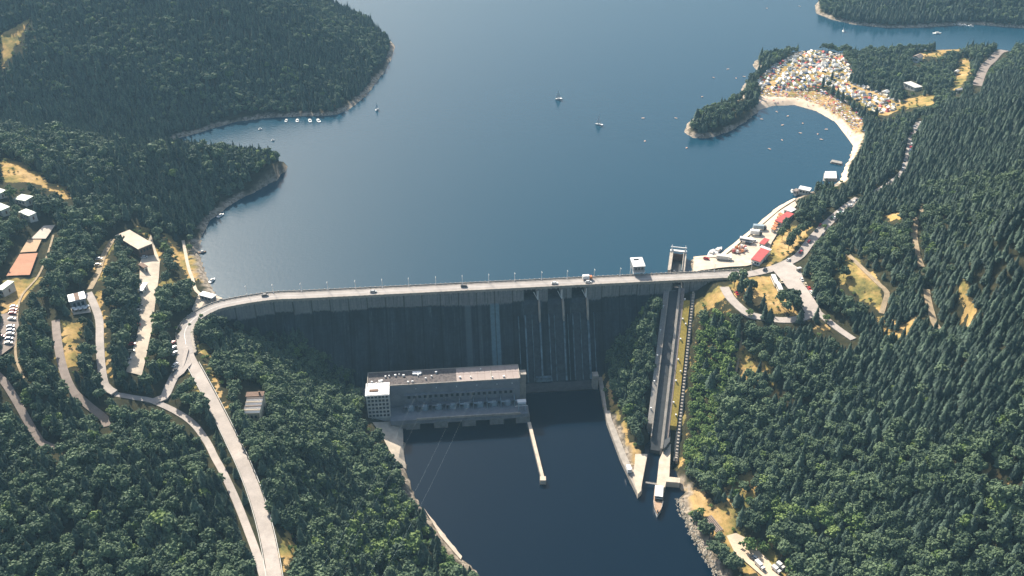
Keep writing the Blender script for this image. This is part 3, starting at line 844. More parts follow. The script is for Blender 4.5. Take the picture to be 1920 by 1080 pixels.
for a, b_ in ((7, 16), (22, 31), (37, 46.3)):
    mb = MB()
    mb.box(a + .1, b_ - .1, 3.6, 4.1, -5.0, 1.2)
    for k in range(5): mb.box(a + .6 + k * (b_ - a - 1.6) / 4, a + 1.0 + k * (b_ - a - 1.6) / 4, 3.2, 3.6, -5.0, 1.0)
    g = mb.build('gate', M['dark'], dam)
    mb = MB(); mb.tube((b_ - 1.0, 1.0, 0.6), (b_ - 0.5, -5.2, -3.4), 0.22); mb.tube((b_ - 3.0, -4.9, 1.2), (b_ - 0.5, -5.6, -4.0), 0.2); mb.tube((b_ - 0.3, -4.9, 2.0), (b_ - 0.3, -5.8, -4.0), 0.3)
    mb.build('gate_arm', M['white'], dam)
for s0, w, t0, zt in ((0.6, 3.6, 42.0, -31.0), (47.0, 3.2, 33.5, -42.0)):
    mb = MB(); mb.box(s0, s0 + w, -t0 - 4.2, -t0, -60, zt); mb.box(s0 - .2, s0 + w + .2, -t0 - 4.4, -t0 + .2, zt, zt + .5)
    mb.build('pillar', M['concrete'], dam)
mb = MB()
mb.add(*sweep([(-1, 0), (47.5, 0)], [(30, -60), (30, -50.4), (35, -51.3), (38, -51.3), (38, -60)])); mb.build('apron', M['channel'], dam)

# lamps along the upstream side of the crest
lamp0 = thing('street_lamp', 'slim pale lamp post on the dam crest', 'street lamp', (0, 0, 0), DA, 'lamp posts along the dam crest')
mb = MB(); mb.tube((0, 0, 0), (0, 0, 6.4), 0.17, 0.12, 8); mb.box(-.25, .25, -.25, .25, 0, .5); mb.build('pole', M['white'], lamp0)
mb = MB(); mb.tube((0, 0, 6.3), (0, -1.6, 6.8), 0.08, 0.07, 6); mb.build('arm', M['white'], lamp0)
mb = MB(); mb.taper(-.22, .22, -2.5, -1.4, 6.66, 6.9, .08, .15); mb.build('lamp_head', M['offwhite'], lamp0)
lamps = [461, 511, 564, 614, 666, 716.7, 766.7, 817.7, 867.7, 917.7, 966.7, 1017.7, 1066, 1117, 1166, 1345, 1415]
for i, px in enumerate(lamps):
    x, y, z = P(px, 552 - (px - 640) * 0.0445, 4.0)
    s, _ = to_st(x, y)
    o = lamp0 if i == 0 else copy_tree(lamp0)
    xx, yy = DF(s, -4.1)
    o.location = (xx, yy, 4.1)

# white hoist house standing on the upstream edge
sH, _ = to_st(*P(1198, 518, 4)[:2])
xx, yy = DF(sH, -9.2)
hoist = thing('hoist_house', 'white boxy hoist house on legs beside the crest road', 'hoist house', (xx, yy, 0), DA)
mb = MB()
for a in (-3.1, 3.1):
    for b_ in (-4.2, 4.2): mb.box(a - .3, a + .3, b_ - .3, b_ + .3, -14, 8.0)
mb.tube((-3.1, -4.2, 4), (-3.1, 4.2, 8), .15); mb.tube((3.1, -4.2, 4), (3.1, 4.2, 8), .15)
mb.build('leg', M['white'], hoist)
mb = MB(); mb.box(-3.6, 3.6, -4.9, 4.9, 6.4, 10.6); mb.build('cabin', M['grey'], hoist)  # the shade on the front of the white cabin is put into its grey
mb = MB(); mb.prism([(-3.9, -5.2), (3.9, -5.2), (3.9, 5.2), (-3.9, 5.2)], 10.6, [10.75, 10.75, 11.4, 11.4]); mb.build('roof', M['white'], hoist)
mb = MB(); mb.box(-2.2, 1.0, 2.2, 3.0, 11.0, 11.7); mb.build('roof_vent', M['dark'], hoist)
mb = MB(); mb.box(-3.9, 3.9, -5.6, -4.9, 6.2, 6.4)
for k in range(7): mb.box(-3.8 + k * 1.25, -3.7 + k * 1.25, -5.6, -5.5, 6.4, 7.5)
mb.box(-3.8, 3.8, -5.6, -5.5, 7.4, 7.5); mb.build('balcony', M['white'], hoist)
for k in range(3):
    mb = MB(); mb.box(-2.6 + k * 2.0, -1.4 + k * 2.0, -4.96, -4.88, 8.2, 9.6); mb.build('window', M['glass'], hoist)

# ------------------------------------------------------------------ boat lift
brz = math.atan2(CAN[1], CAN[0])
lift = thing('boat_lift', 'long inclined boat lift channel with pale walls beside a grass strip', 'boat lift', (float(CA0[0]), float(CA0[1]), 0), brz)
M['pink_walk'] = simple('pinkish_walkway', (0.33, 0.26, 0.22), 0.9, 0.2, 0.5, fine=0.25)
ls = np.arange(0, 120.1, 4.0)[::-1]
def lpath(l0, l1, dz=0.0, step=4.0):
    n = max(1, int((l1 - l0) / step))
    return [(0.0, -(l1 + (l0 - l1) * k / n), cz(l1 + (l0 - l1) * k / n) + dz) for k in range(n + 1)]
def lstrip(name, mat, t0, t1, top, bot, l0, l1, parent=lift, dz=0.0):
    mb = MB(); mb.add(*sweep(lpath(l0, l1, dz), [(t0, bot), (t0, top), (t1, top), (t1, bot)])); return mb.build(name, mat, parent)
lstrip('channel_floor', M['channel'], -2.75, 2.75, -0.6, -6, 4.5, 106)
lstrip('side_wall', M['concrete'], -3.35, -2.75, 1.5, -7, 4.5, 100)
lstrip('side_wall', M['concrete'], 2.75, 4.1, 1.5, -7, 4.5, 106)
lstrip('walkway', M['boards'], -6.2, -3.35, 0.3, -7, 6, 92)
lstrip('walkway', M['pink_walk'], 4.5, 6.7, 0.9, -7, 6, 106)
lstrip('handrail', M['concrete_dark'], 4.12, 4.35, 2.0, 0, 6, 104)
lstrip('grass_verge', M['olive'], 6.7, 10.6, 0.8, -7, 14, 92)
lstrip('drain', M['channel'], 10.6, 11.5, -0.6, -7, 8, 112)
mb = MB()
for l in np.arange(8, 112, 1.9):
    z = cz(l); mb.box(11.5, 12.7, -l - 0.55, -l + 0.55, z - 6, z + 0.9)
mb.add(*sweep(lpath(8, 112), [(12.0, -6), (12.0, 0.1), (13.2, 0.1), (13.2, -6)])); mb.build('stepped_wall', M['concrete'], lift)
mb = MB(); mb.box(-2.75, 2.75, 6, 26, -1.2, 0.06); mb.build('chamber_floor', M['channel'], lift)  # dark slab; the black shade inside the chamber is put into its colour
for a in (-5.4, 3.3):
    mb = MB(); mb.box(a, a + 2.1, 4.6, 30, -16, 4.6); mb.box(a + (1.7 if a < 0 else 0), a + (2.1 if a < 0 else .4), 4.6, 30, 4.6, 5.6); mb.build('chamber_wall', M['concrete'], lift)
    mb = MB(); mb.box(a + .6, a + 1.5, 28.8, 29.7, 4.6, 8.4); mb.tube((a + 1, 29.2, 8.4), (a + 1, 29.2, 9.8), .15); mb.build('mast', M['white'], lift)
mb = MB(); mb.box(-5.4, 5.4, 28.2, 30.2, 4.6, 5.6); mb.box(-5.2, 5.2, 29.0, 29.5, 7.6, 8.2); mb.build('crossbeam', M['white'], lift)
mb = MB(); mb.box(-3.3, 3.3, 25.8, 26.6, -10, 4.8)
for k in range(3): mb.box(-3.3, 3.3, 25.4, 25.8, 0.8 + 1.4 * k, 1.1 + 1.4 * k)
mb.build('gate', M['brown'], lift)
mb = MB(); mb.box(-1.8, -.8, 7.5, 9.0, .06, 2.5); mb.build('trolley', M['offwhite'], lift)
mb = MB(); mb.box(-3.0, 3.0, -CAL-1, -CAL-0.2, -50.2, -49.8); mb.box(-3.0, 3.0, -CAL-1, -CAL-0.9, -48.8, -48.7)
for k in range(7): mb.box(-3 + k - .04, -3 + k + .04, -CAL-1, -CAL-.92, -49.8, -48.7)
mb.build('footbridge', M['boards'], lift)
for k, (l, t) in enumerate([(14, 7.3), (27, 7.3), (40, 7.3), (53, 7.3), (66, 7.3), (79, 7.3), (20, -5.2), (36, -5.2), (52, -5.2), (68, -5.2), (84, -5.2), (60, 9.4), (30, 9.4), (86, 9.4)]):
    mb = MB(); z = cz(l); mb.box(t - .3, t + .3, -l - .3, -l + .3, z, z + 1.5); mb.box(t - .45, t + .45, -l - .45, -l + .45, z + 1.5, z + 1.8); mb.build('lamp_box', M['white'], lift)

def px_prism(mb, px, ztop, zbot):
    mb.prism([P(x, y, ztop)[:2] for x, y in px], zbot, ztop)
    return mb
def px_thing(name, label, cat, mat, px, ztop, zbot, kind=None, group=None):
    c = P(sum(p[0] for p in px) / len(px), sum(p[1] for p in px) / len(px), ztop)
    mb = px_prism(MB(), px, ztop, zbot)
    o = mb.build(name, mat, None, origin=(c[0], c[1], zbot))
    return tag(o, label, cat, group, kind)
px_thing('quay', 'triangular pale concrete quay left of the boat lift mouth', 'quay', M['lot'], [(1191, 851), (1214, 851), (1204, 904), (1202, 920), (1196, 926), (1186, 893), (1190, 868)], -48.4, -57)
px_thing('quay', 'pale concrete landing stage right of the boat lift mouth', 'quay', M['lot'], [(1245, 842), (1258, 832), (1255, 894), (1275, 896), (1275, 905), (1249, 903), (1247, 914), (1231, 908), (1236, 862)], -48.2, -57)
px_thing('pit', 'dark slab standing in for a pit in the grass strip at the foot of the boat lift', 'pit', M['channel'], [(1248, 806), (1259, 803), (1256, 828), (1244, 842)], cz(100) + 1.2, cz(100) - 4)  # raised slab; its dark colour stands in for the shaded depth of a pit
px_thing('river_wall', 'long pale quay wall along the right river bank below the spillway', 'river wall', M['concrete'], [(1120, 702), (1128, 702), (1147, 785), (1175, 855), (1204, 918), (1196, 926), (1164, 860), (1138, 790)], -48.9, -58)
px_thing('hut', 'small white flat roofed hut on the triangular quay', 'hut', M['white'], [(1174, 871), (1182, 871), (1185, 880), (1177, 881)], -45.8, -48.4)
# guide wall in the tail water
gw = thing('guide_wall', 'narrow pale guide wall running into the river from the power station', 'guide wall', (*P(1005, 840, ZR)[:2], ZR))
bx_, by_ = P(1005, 840, ZR)[:2]
a = P(992, 792, -49.4); b_ = P(1018, 897, -49.4)
ux, uy = b_[0] - a[0], b_[1] - a[1]; L = math.hypot(ux, uy); ux /= L; uy /= L; nx_, ny_ = -uy, ux
mb = MB(); q = [(a[0] + nx_ * 1.0, a[1] + ny_ * 1.0), (b_[0] + nx_ * .9, b_[1] + ny_ * .9), (b_[0] - nx_ * .9, b_[1] - ny_ * .9), (a[0] - nx_ * 1.0, a[1] - ny_ * 1.0)]
mb.prism([(p[0] - bx_, p[1] - by_) for p in q], -7, 2.4); mb.build('wall', M['concrete_dark'], gw)
mb = MB(); mb.prism([(p[0] - bx_ + 0.0, p[1] - by_) for p in q], 2.4, 2.9); mb.build('coping', M['lot'], gw)
mb = MB(); e = (b_[0] - bx_, b_[1] - by_); mb.box(e[0] - 1.6, e[0] + 1.6, e[1] - 2, e[1] + 1.2, -7, 3.1); mb.build('pier_head', M['lot'], gw)

# ------------------------------------------------------------------ power station
PX0, PY0 = DF(-45, 52)
ps = thing('power_station', 'long flat roofed power station with a white office block at its left end', 'power station', (PX0, PY0, ZR), DA)
def psb(mb, s0, s1, t0, t1, z0, z1): return mb.box(s0 + 45, s1 + 45, -t1 + 52, -t0 + 52, z0 - ZR, z1 - ZR)
mb = MB(); psb(mb, -90, 0, 38.4, 51.9, -60, -29.6)
M['hall'] = simple('slate_grey_wall', (0.24, 0.25, 0.265), 0.85, 0.15, 0.25, fine=0.15)
w_ = mb.build('hall_wall', M['hall'], ps)
for zl in (-36.0, -43.0):
    mb = MB(); psb(mb, -69, -4, 51.9, 52.35 + (1.2 if zl > -40 else 2.5), zl - .35, zl); mb.build('ledge', M['hall'], ps)
for k in range(20):
    mb = MB(); psb(mb, -67 + k * 3.2, -65.4 + k * 3.2, 51.88, 52.0, -39.6, -37.2); mb.build('window', M['glass'], ps)
for k, s in enumerate((-62, -50, -38, -26, -14, -5)):
    mb = MB(); psb(mb, s, s + .5, 51.9, 52.5, -32.4, -31.9); mb.build('wall_lamp', M['white'], ps)
def roof_mat(name, base, dark):
    m, nt, b = mat_new(name)
    f = noise(nt, 0.55, 6, rough=0.75); f2 = noise(nt, 1.6, 4)
    c = ramp(nt, f, [(0.38, dark), (0.52, base), (0.75, tuple(v * 1.15 for v in base))])
    c = mix(nt, c, ramp(nt, f2, [(0.35, 0.6), (0.6, 1.0)]), 0.8, 'MULTIPLY')
    nt.links.new(c, b.inputs["Base Color"]); b.inputs["Roughness"].default_value = 0.9
    return m
M['roof_old'] = roof_mat('patched_bitumen', (0.15, 0.125, 0.115), (0.05, 0.042, 0.045))
M['roof_new'] = simple('pinkish_roof_slabs', (0.42, 0.34, 0.30), 0.9, 0.08, 0.3, fine=0.1)
mb = MB(); psb(mb, -90, -37.5, 38.4, 51.9, -29.6, -29.25); r1 = mb.build('roof', M['roof_old'], ps)
mb = MB(); psb(mb, -37.5, 0, 38.4, 51.9, -29.6, -29.15)
r2 = mb.build('roof', M['roof_new'], ps)
mb = MB()
for k in range(1, 9): psb(mb, -37.5 + k * 4.2, -37.42 + k * 4.2, 38.6, 51.7, -29.15, -29.1)
psb(mb, -37.3, -0.2, 44.7, 44.78, -29.15, -29.1); mb.build('roof_joint', M['brown'], ps)
mb = MB()
for a in ((-90, 0, 38.2, 38.6), (-90, 0, 51.6, 52.0), (-90.2, -89.8, 38.2, 52.0), (-.3, .2, 38.2, 52.0), (-17.2, -16.6, 38.6, 51.6)): psb(mb, *a, -29.6, -28.8)
mb.build('roof_edge', M['concrete'], ps)
rs = random.Random(5)
for k in range(20):
    s = -88 + k * 2.7 + rs.uniform(-.5, .5) if k < 15 else -36 + (k - 15) * 6.5
    t = rs.uniform(41, 50); w = rs.uniform(.35, .8)
    mb = MB(); psb(mb, s, s + w * 1.4, t, t + w, -29.3, -28.4 + rs.uniform(0, .4)); psb(mb, s - .1, s + w * 1.4 + .1, t - .1, t + w + .1, -28.3, -28.1)
    mb.build('roof_vent', M['white'], ps)
mb = MB(); psb(mb, -63.5, -58.5, 40.2, 42.8, -29.3, -28.3); mb.build('skylight', M['white'], ps)
mb = MB(); psb(mb, -83.5, -81.5, 46.8, 48.2, -29.3, -28.3); mb.build('skylight', M['white'], ps)
# office block
mb = MB(); psb(mb, -90.4, -77.4, 49.3, 60.0, -60, -29.4); mb.build('office_wall', M['offwhite'], ps)
mb = MB(); psb(mb, -90.8, -77.0, 48.9, 60.8, -29.4, -28.8); mb.build('office_roof', M['white'], ps)
mb = MB(); psb(mb, -88.6, -83.4, 55.2, 57.2, -28.8, -28.4); mb.build('roof_hatch', M['brown'], ps)
mb = MB(); psb(mb, -90.2, -77.6, 60.0, 60.06, -45.5, -30); mb.build('window_wall', M['glass'], ps)
mb = MB()
for k in range(7): psb(mb, -90.4 + k * 2.1, -89.75 + k * 2.1, 60.0, 60.5, -46, -29.4)
for k in range(7): psb(mb, -90.3, -77.4, 60.0, 60.42, -46 + k * 2.75, -45.1 + k * 2.75)
mb.build('window_grid', M['offwhite'], ps)
# machine deck, piers and transformer bays
mb = MB(); psb(mb, -77.4, 3.5, 52, 65.2, -48.2, -45); mb.build('deck', M['hall'], ps)
mb = MB(); psb(mb, -62, -1, 64.9, 65.6, -45.2, -43.9); mb.build('deck_parapet', M['concrete'], ps)
for s in (-64.5, -48, -31.5, -15, 0.5):
    mb = MB(); psb(mb, s - 4.1, s + 4.1, 55, 65.4, -60, -47.4); mb.build('pier', M['concrete_dark'], ps)
mb = MB(); psb(mb, -77, -68.5, 52, 64.5, -60, -46.2); mb.build('side_platform', M['concrete_dark'], ps)
for k in range(9):
    s = -69.4 + k * 8.2
    mb = MB(); psb(mb, s, s + .35, 52.3, 58.5, -45, -40.6); psb(mb, s, s + 3.2, 57.6, 58.5, -41.0, -40.6); mb.build('bay_wall', M['steel'] if k > 3 else M['hall'], ps)
mb = MB(); psb(mb, -92.5, -90.4, 44, 50, -60, -36); mb.build('annex', M['hall'], ps)
tf0 = thing('transformer', 'blue grey transformer standing in a bay on the power station deck', 'transformer', (0, 0, 0), DA, 'transformers in the bays of the power station deck')
mb = MB(); mb.box(-1.5, 1.5, -1.1, 1.1, .3, 2.6); mb.box(-1.7, 1.7, -1.2, 1.2, 0, .3); mb.build('tank', M['steel'], tf0)
for sg in (-1, 1):
    mb = MB()
    for k in range(5): mb.box(sg * (1.62 + k * .16) - .04, sg * (1.62 + k * .16) + .04, -.9, .9, .5, 2.4)
    mb.build('radiator', M['steel'], tf0)
for k in (-.8, 0, .8):
    mb = MB(); mb.tube((k, 0, 2.6), (k, -.2, 4.0), .16, .08, 6); mb.build('bushing', M['white'], tf0)
for k in range(8):
    o = tf0 if k == 0 else copy_tree(tf0)
    xx, yy = DF(-65.2 + k * 8.2, 56.0); o.location = (xx, yy, -45)
# small white crane at the right end of the deck
xx, yy = DF(0.2, 60); gc = thing('deck_crane', 'small white crane at the right end of the power station deck', 'crane', (xx, yy, -45), DA)
mb = MB()
for a in (-2, 2):
    for b_ in (-2.2, 2.2): mb.box(a - .2, a + .2, b_ - .2, b_ + .2, 0, 4)
mb.build('frame', M['steel'], gc)
mb = MB(); mb.box(-2.6, 2.6, -1.4, 1.4, 5.2, 5.6); mb.build('roof', M['white'], gc)
mb = MB(); mb.box(-2.2, 2.2, -2.4, 1.2, 3.9, 5.2); mb.build('cabin', M['steel'], gc)
mb = MB(); mb.tube((-2.6, -2.3, 3.6), (-4.0, -2.3, 3.4), .15); mb.box(-3.2, 3.4, -2.5, -2.3, 3.5, 3.8); mb.build('boom', M['white'], gc)
# ------------------------------------------------------------------ buildings on the banks
CLEAR_PX = []
def lerp2(a, b, k): return (a[0] + (b[0] - a[0]) * k, a[1] + (b[1] - a[1]) * k)
def house(name, label, cat, quad, h, roof='flat', roofmat='white', wallmat='offwhite', win=3, group=None, ground=None, clear=True, panel=None):
    """quad: pixels of the four eave corners (left, back, right, front); walls go down to the ground"""
    cx = sum(p[0] for p in quad) / 4; cy = sum(p[1] for p in quad) / 4
    gz = ground if ground is not None else G(cx, cy + h * 2.3, H)[2]
    zt = gz + h
    c = P(cx, cy, zt)
    q = [P(x, y, zt) for x, y in quad]
    # a true rectangle from the traced corners
    q = [(p[0] - c[0], p[1] - c[1]) for p in q]
    ux = ((q[2][0] - q[1][0]) + (q[3][0] - q[0][0])) / 2; uy = ((q[2][1] - q[1][1]) + (q[3][1] - q[0][1])) / 2
    L = math.hypot(ux, uy); ang = math.atan2(uy, ux)
    vx = ((q[1][0] - q[0][0]) + (q[2][0] - q[3][0])) / 2; vy = ((q[1][1] - q[0][1]) + (q[2][1] - q[3][1])) / 2
    W = abs(-math.sin(ang) * vx + math.cos(ang) * vy); W = max(W, 2.5)
    t = thing(name, label, cat, (c[0], c[1], gz), ang, group)
    mb = MB(); mb.box(-L / 2 + .35, L / 2 - .35, -W / 2 + .35, W / 2 - .35, -3, h - (0.0 if roof == 'flat' else .05)); mb.build('wall', M[wallmat], t)
    mb = MB()
    if roof == 'flat':
        mb.box(-L / 2, L / 2, -W / 2, W / 2, h, h + .35)
    else:
        a, b = (L / 2, W / 2)
        if L >= W: mb.add([(-a, -b, h), (a, -b, h), (a, b, h), (-a, b, h), (-a, 0, h + b * .55), (a, 0, h + b * .55)], [(0, 1, 5, 4), (2, 3, 4, 5), (0, 4, 3), (1, 2, 5), (0, 3, 2, 1)])
        else: mb.add([(-a, -b, h), (a, -b, h), (a, b, h), (-a, b, h), (0, -b, h + a * .55), (0, b, h + a * .55)], [(0, 4, 5, 3), (1, 2, 5, 4), (0, 1, 4), (2, 3, 5), (0, 3, 2, 1)])
    r = mb.build('roof', M[roofmat], t)
    if panel:
        mb = MB(); mb.box(-L * .14, L * .14, -W / 2 - .02, W / 2 + .02, h + .352, h + .42); mb.build('roof_panel', M[panel], t)
    if win:
        for k in range(win):
            x = -L / 2 + L * (k + 1) / (win + 1)
            mb = MB(); mb.box(x - min(.7, L / win * .3), x + min(.7, L / win * .3), -W / 2 + .3, -W / 2 + .36, h * .35, h * .75); mb.build('window', M['glass'], t)
        mb = MB(); mb.box(L / 2 - .36, L / 2 - .29, -.5, .5, 0, 2.1); mb.build('door', M['brown'], t)
    if clear:
        CLEAR_PX.append([(quad[0][0] - 3, quad[0][1]), (quad[1][0], quad[1][1] - 3), (quad[2][0] + 3, quad[2][1]), (quad[2][0] + 2, quad[2][1] + h * 2.2), (quad[3][0], quad[3][1] + h * 2.4), (quad[0][0] - 2, quad[0][1] + h * 2.2)])
    return t
house('cabin', 'pale green roofed cabin, upper one of the two whole ones at the left edge', 'cabin', [(27, 374), (39, 364), (60, 368), (50, 378)], 3.5, roofmat='green_roof')
house('cabin', 'pale green roofed cabin, lower right of the left edge cabins above the courts', 'cabin', [(37, 398), (46, 392), (67, 397), (56, 408)], 3.5, roofmat='green_roof')
house('cabin', 'green roofed cabin cut by the left edge, below its cut neighbour', 'cabin', [(-16, 388), (0, 381), (17, 387), (4, 397)], 3.5, roofmat='green_roof')
house('cabin', 'green roofed cabin cut by the left edge, topmost of the cabins', 'cabin', [(-16, 361), (-4, 353), (10, 356), (-2, 367)], 3.5, roofmat='green_roof')
house('clubhouse', 'pale green roofed clubhouse below the orange clay court', 'clubhouse', [(-2, 543), (8, 526), (20, 526), (12, 547)], 4.0, roofmat='green_roof')
house('restaurant', 'restaurant with white flat roof and brown middle panel above a terrace', 'restaurant', [(131, 567), (125, 554), (157, 547), (162, 559)], 6.0, wallmat='grey', panel='brown')
house('depot', 'large flat roofed depot with a dark front wall above the gravel yard', 'depot', [(252, 469), (222, 441), (247, 428), (282, 460)], 5.0, roofmat='lot', wallmat='brown', win=4)
house('shed', 'brown roofed shed on the left edge of the gravel yard', 'shed', [(262, 496), (263, 493), (274, 495), (273, 508)], 3.2, roof='flat', roofmat='brown')
house('shed', 'long white roofed shed on the left edge of the gravel yard', 'shed', [(263, 545), (264, 531), (273, 530), (272, 546)], 3.0, roofmat='white')
house('ticket_shed', 'long low shed with white roof at the left end of the dam', 'shed', [(373, 554), (380, 546), (404, 553), (399, 560)], 3.2, roofmat='white', wallmat='grey')
house('stall_building', 'largest red roofed building on the quayside', 'market building', [(1407, 487), (1427, 465), (1444, 471), (1425, 491)], 3.6, roofmat='red_roof', wallmat='white')
house('stall_building', 'white strip roofed annex behind the largest red roof', 'market building', [(1425, 464), (1427, 460), (1446, 468), (1445, 471)], 3.4, roofmat='white', wallmat='white', win=0)
house('stall_building', 'small red roofed stall between the two big red roofs', 'market building', [(1424, 456), (1432, 447), (1443, 449), (1433, 460)], 3.0, roofmat='red_roof')
house('stall_building', 'long red roofed building at the far end of the quayside', 'market building', [(1455, 415), (1473, 396), (1487, 401), (1468, 419)], 3.4, roofmat='red_roof')
house('stall_building', 'white roofed end of the far quayside row', 'market building', [(1471, 393), (1477, 387), (1490, 391), (1487, 400)], 3.8, roofmat='white')
house('lakeside_cafe', 'white roofed cafe at the water edge, partly hidden by trees', 'cafe', [(1496, 354), (1501, 349), (1524, 353), (1516, 359)], 3.5, roofmat='white', ground=0.8)
house('kiosk', 'pinkish kiosk on the water edge beside the white roofed cafe', 'kiosk', [(1488, 357), (1491, 354), (1498, 355), (1495, 361)], 3.0, roofmat='pink_walk', ground=0.8)
house('camp_building', 'long white roofed building in the woods behind the campsite', 'building', [(1697, 156), (1704, 152), (1728, 161), (1718, 167)], 4.0, roofmat='offwhite')
house('villa', 'white walled villa with pink roof below the yellow field', 'villa', [(1712, 106), (1718, 102), (1731, 104), (1724, 110)], 5.0, roof='gable', roofmat='pink_walk', wallmat='white')
house('cottage', 'white cottage at the edge of the campsite woods', 'cottage', [(1654, 172), (1658, 169), (1668, 171), (1664, 175)], 3.0, roof='gable', roofmat='white')
house('cottage', 'small white roofed cottage in the dry clearing at the top right', 'cottage', [(1789, 134), (1792, 131), (1799, 132), (1796, 136)], 3.0, roof='gable', roofmat='offwhite')
house('cottage', 'pale roofed cottage at the lower end of the top right clearing', 'cottage', [(1793, 168), (1797, 164), (1803, 166), (1799, 171)], 3.0, roof='gable', roofmat='offwhite')
house('cottage', 'grey roofed hut right of the road behind the parking loop', 'hut', [(1496, 505), (1497, 498), (1500, 500), (1499, 508)], 2.6, roofmat='offwhite')
# forest villa with four cross gables
fz = G(475, 790, H)[2]
c = P(475, 758, fz + 6)
fv = thing('villa', 'brown villa with a row of pale cross gables in the left bank forest', 'villa', (c[0], c[1], fz), R(4))
mb = MB(); mb.box(-4.4, 4.4, -7.5, 7.5, -3, 6); mb.box(-5.6, 4.6, 7.5, 11.5, -3, 6.6); mb.build('wall', M['lot'], fv)
for k in range(4):
    y = -7.6 + k * 3.8
    mb = MB(); mb.add([(-4.9, y, 6), (4.9, y, 6), (4.9, y + 3.8, 6), (-4.9, y + 3.8, 6), (-4.9, y + 1.9, 7.2), (4.9, y + 1.9, 7.2)], [(0, 1, 5, 4), (2, 3, 4, 5), (0, 4, 3), (1, 2, 5), (0, 3, 2, 1)])
    mb.build('gable_roof', M['paving'] if k % 2 else M['lot'], fv)
    mb = MB(); mb.add([(-4.95, y + .1, 6.05), (4.95, y + .1, 6.05), (4.95, y + 1.0, 6.75), (-4.95, y + 1.0, 6.75)], [(0, 1, 2, 3)]); mb.build('roof_sheet', M['white'], fv)
mb = MB(); mb.box(-5.9, 4.9, 7.3, 11.9, 6.6, 7.0); mb.build('rear_roof', M['brown'], fv)
for k in range(3):
    mb = MB(); mb.box(-3.2 + k * 2.4, -2.0 + k * 2.4, -7.56, -7.48, 2.2, 4.2); mb.build('window', M['glass'], fv)
mb = MB(); mb.box(1.8, 2.7, 9, 9.9, 7, 8.8); mb.build('chimney', M['brown'], fv)
fv.scale = (.86, .86, .9)
CLEAR_PX.append([(452, 722), (494, 722), (496, 782), (462, 786), (450, 760)])

CLEAR_PX += [[(58, 416), (106, 408), (106, 424), (60, 442)], [(38, 440), (60, 426), (36, 478), (12, 516), (-4, 516)], [(215, 428), (250, 418), (262, 430), (225, 442)]]
# ------------------------------------------------------------------ vehicles
CARCOL = {'white': (0.78, 0.77, 0.74), 'red': (0.55, 0.03, 0.03), 'dark': (0.03, 0.035, 0.045), 'blue': (0.04, 0.11, 0.30), 'silver': (0.45, 0.46, 0.46), 'cream': (0.62, 0.52, 0.36), 'green': (0.05, 0.14, 0.08), 'orange': (0.60, 0.20, 0.05)}
def paint(name, col):
    m, nt, b = mat_new('car_paint_' + name); b.inputs["Base Color"].default_value = (*col, 1); b.inputs["Roughness"].default_value = 0.3; b.inputs["Coat Weight"].default_value = 0.4
    return m
for k, v in CARCOL.items(): M['car_' + k] = paint(k, v)
protocar = {}
def car_proto(col):
    t = empty('parked_car', (0, 0, 0))
    mb = MB()
    mb.add([(-2.05, -.78, .32), (2.0, -.78, .32), (2.0, .78, .32), (-2.05, .78, .32), (-2.1, -.8, .62), (2.08, -.8, .6), (2.08, .8, .6), (-2.1, .8, .62), (-1.95, -.74, .92), (1.95, -.7, .84), (1.95, .7, .84), (-1.95, .74, .92)],
           [(0, 3, 2, 1), (0, 1, 5, 4), (1, 2, 6, 5), (2, 3, 7, 6), (3, 0, 4, 7), (4, 5, 9, 8), (5, 6, 10, 9), (6, 7, 11, 10), (7, 4, 8, 11), (8, 9, 10, 11)])
    mb.taper(-1.25, .75, -.62, .62, 1.36, 1.42, .05, .05); mb.build('body', M['car_' + col], t)
    mb = MB(); mb.add([(-1.75, -.72, .9), (1.15, -.7, .88), (1.15, .7, .88), (-1.75, .72, .9), (-1.3, -.62, 1.37), (.75, -.6, 1.37), (.75, .6, 1.37), (-1.3, .62, 1.37)], [(0, 1, 5, 4), (1, 2, 6, 5), (2, 3, 7, 6), (3, 0, 4, 7), (4, 5, 6, 7)])
    mb.build('cabin_glass', M['glass'], t)
    for x in (-1.3, 1.3):
        for y in (-.72, .72):
            mb = MB(); mb.tube((x, y - .1, .31), (x, y + .1, .31), .31, n=10); mb.build('wheel', M['rubber'], t)
    return t
def heading(a, b, z):
    p = P(*a, z); q = P(*b, z); return math.atan2(q[1] - p[1], q[0] - p[0])
def car(px, py, ang, col, label, group, z=None):
    if col not in protocar:
        protocar[col] = car_proto(col); o = protocar[col]
    else: o = copy_tree(protocar[col])
    if z is None: g = G(px, py, H0)
    else: g = P(px, py, z)
    o.location = (g[0], g[1], g[2] + .12 + (0.15 if z is None else 0)); o.rotation_euler = (0, 0, ang)
    tag(o, label, 'car', group); return o
CW = {'white': 'white', 'red': 'red', 'dark': 'dark', 'blue': 'blue', 'silver': 'silver', 'cream': 'cream', 'green': 'dark green', 'orange': 'orange'}
for px, py, col, lab in [(497, 555, 'dark', 'dark car driving round the left bend of the dam crest'), (870, 538, 'dark', 'dark car near the middle of the dam crest'), (1040, 532.5, 'white', 'white car on the crest above the spillway, left of its white neighbour'), (1103, 530, 'white', 'white car on the crest beside the orange and white van'), (700, 548, 'silver', 'silver car on the left half of the dam crest')]:
    car(px, py, DA + (R(4) if px < 520 else 0), col, lab, 'cars on the dam crest', 4.02)
RD = heading((1501, 474), (1545, 425), 5)
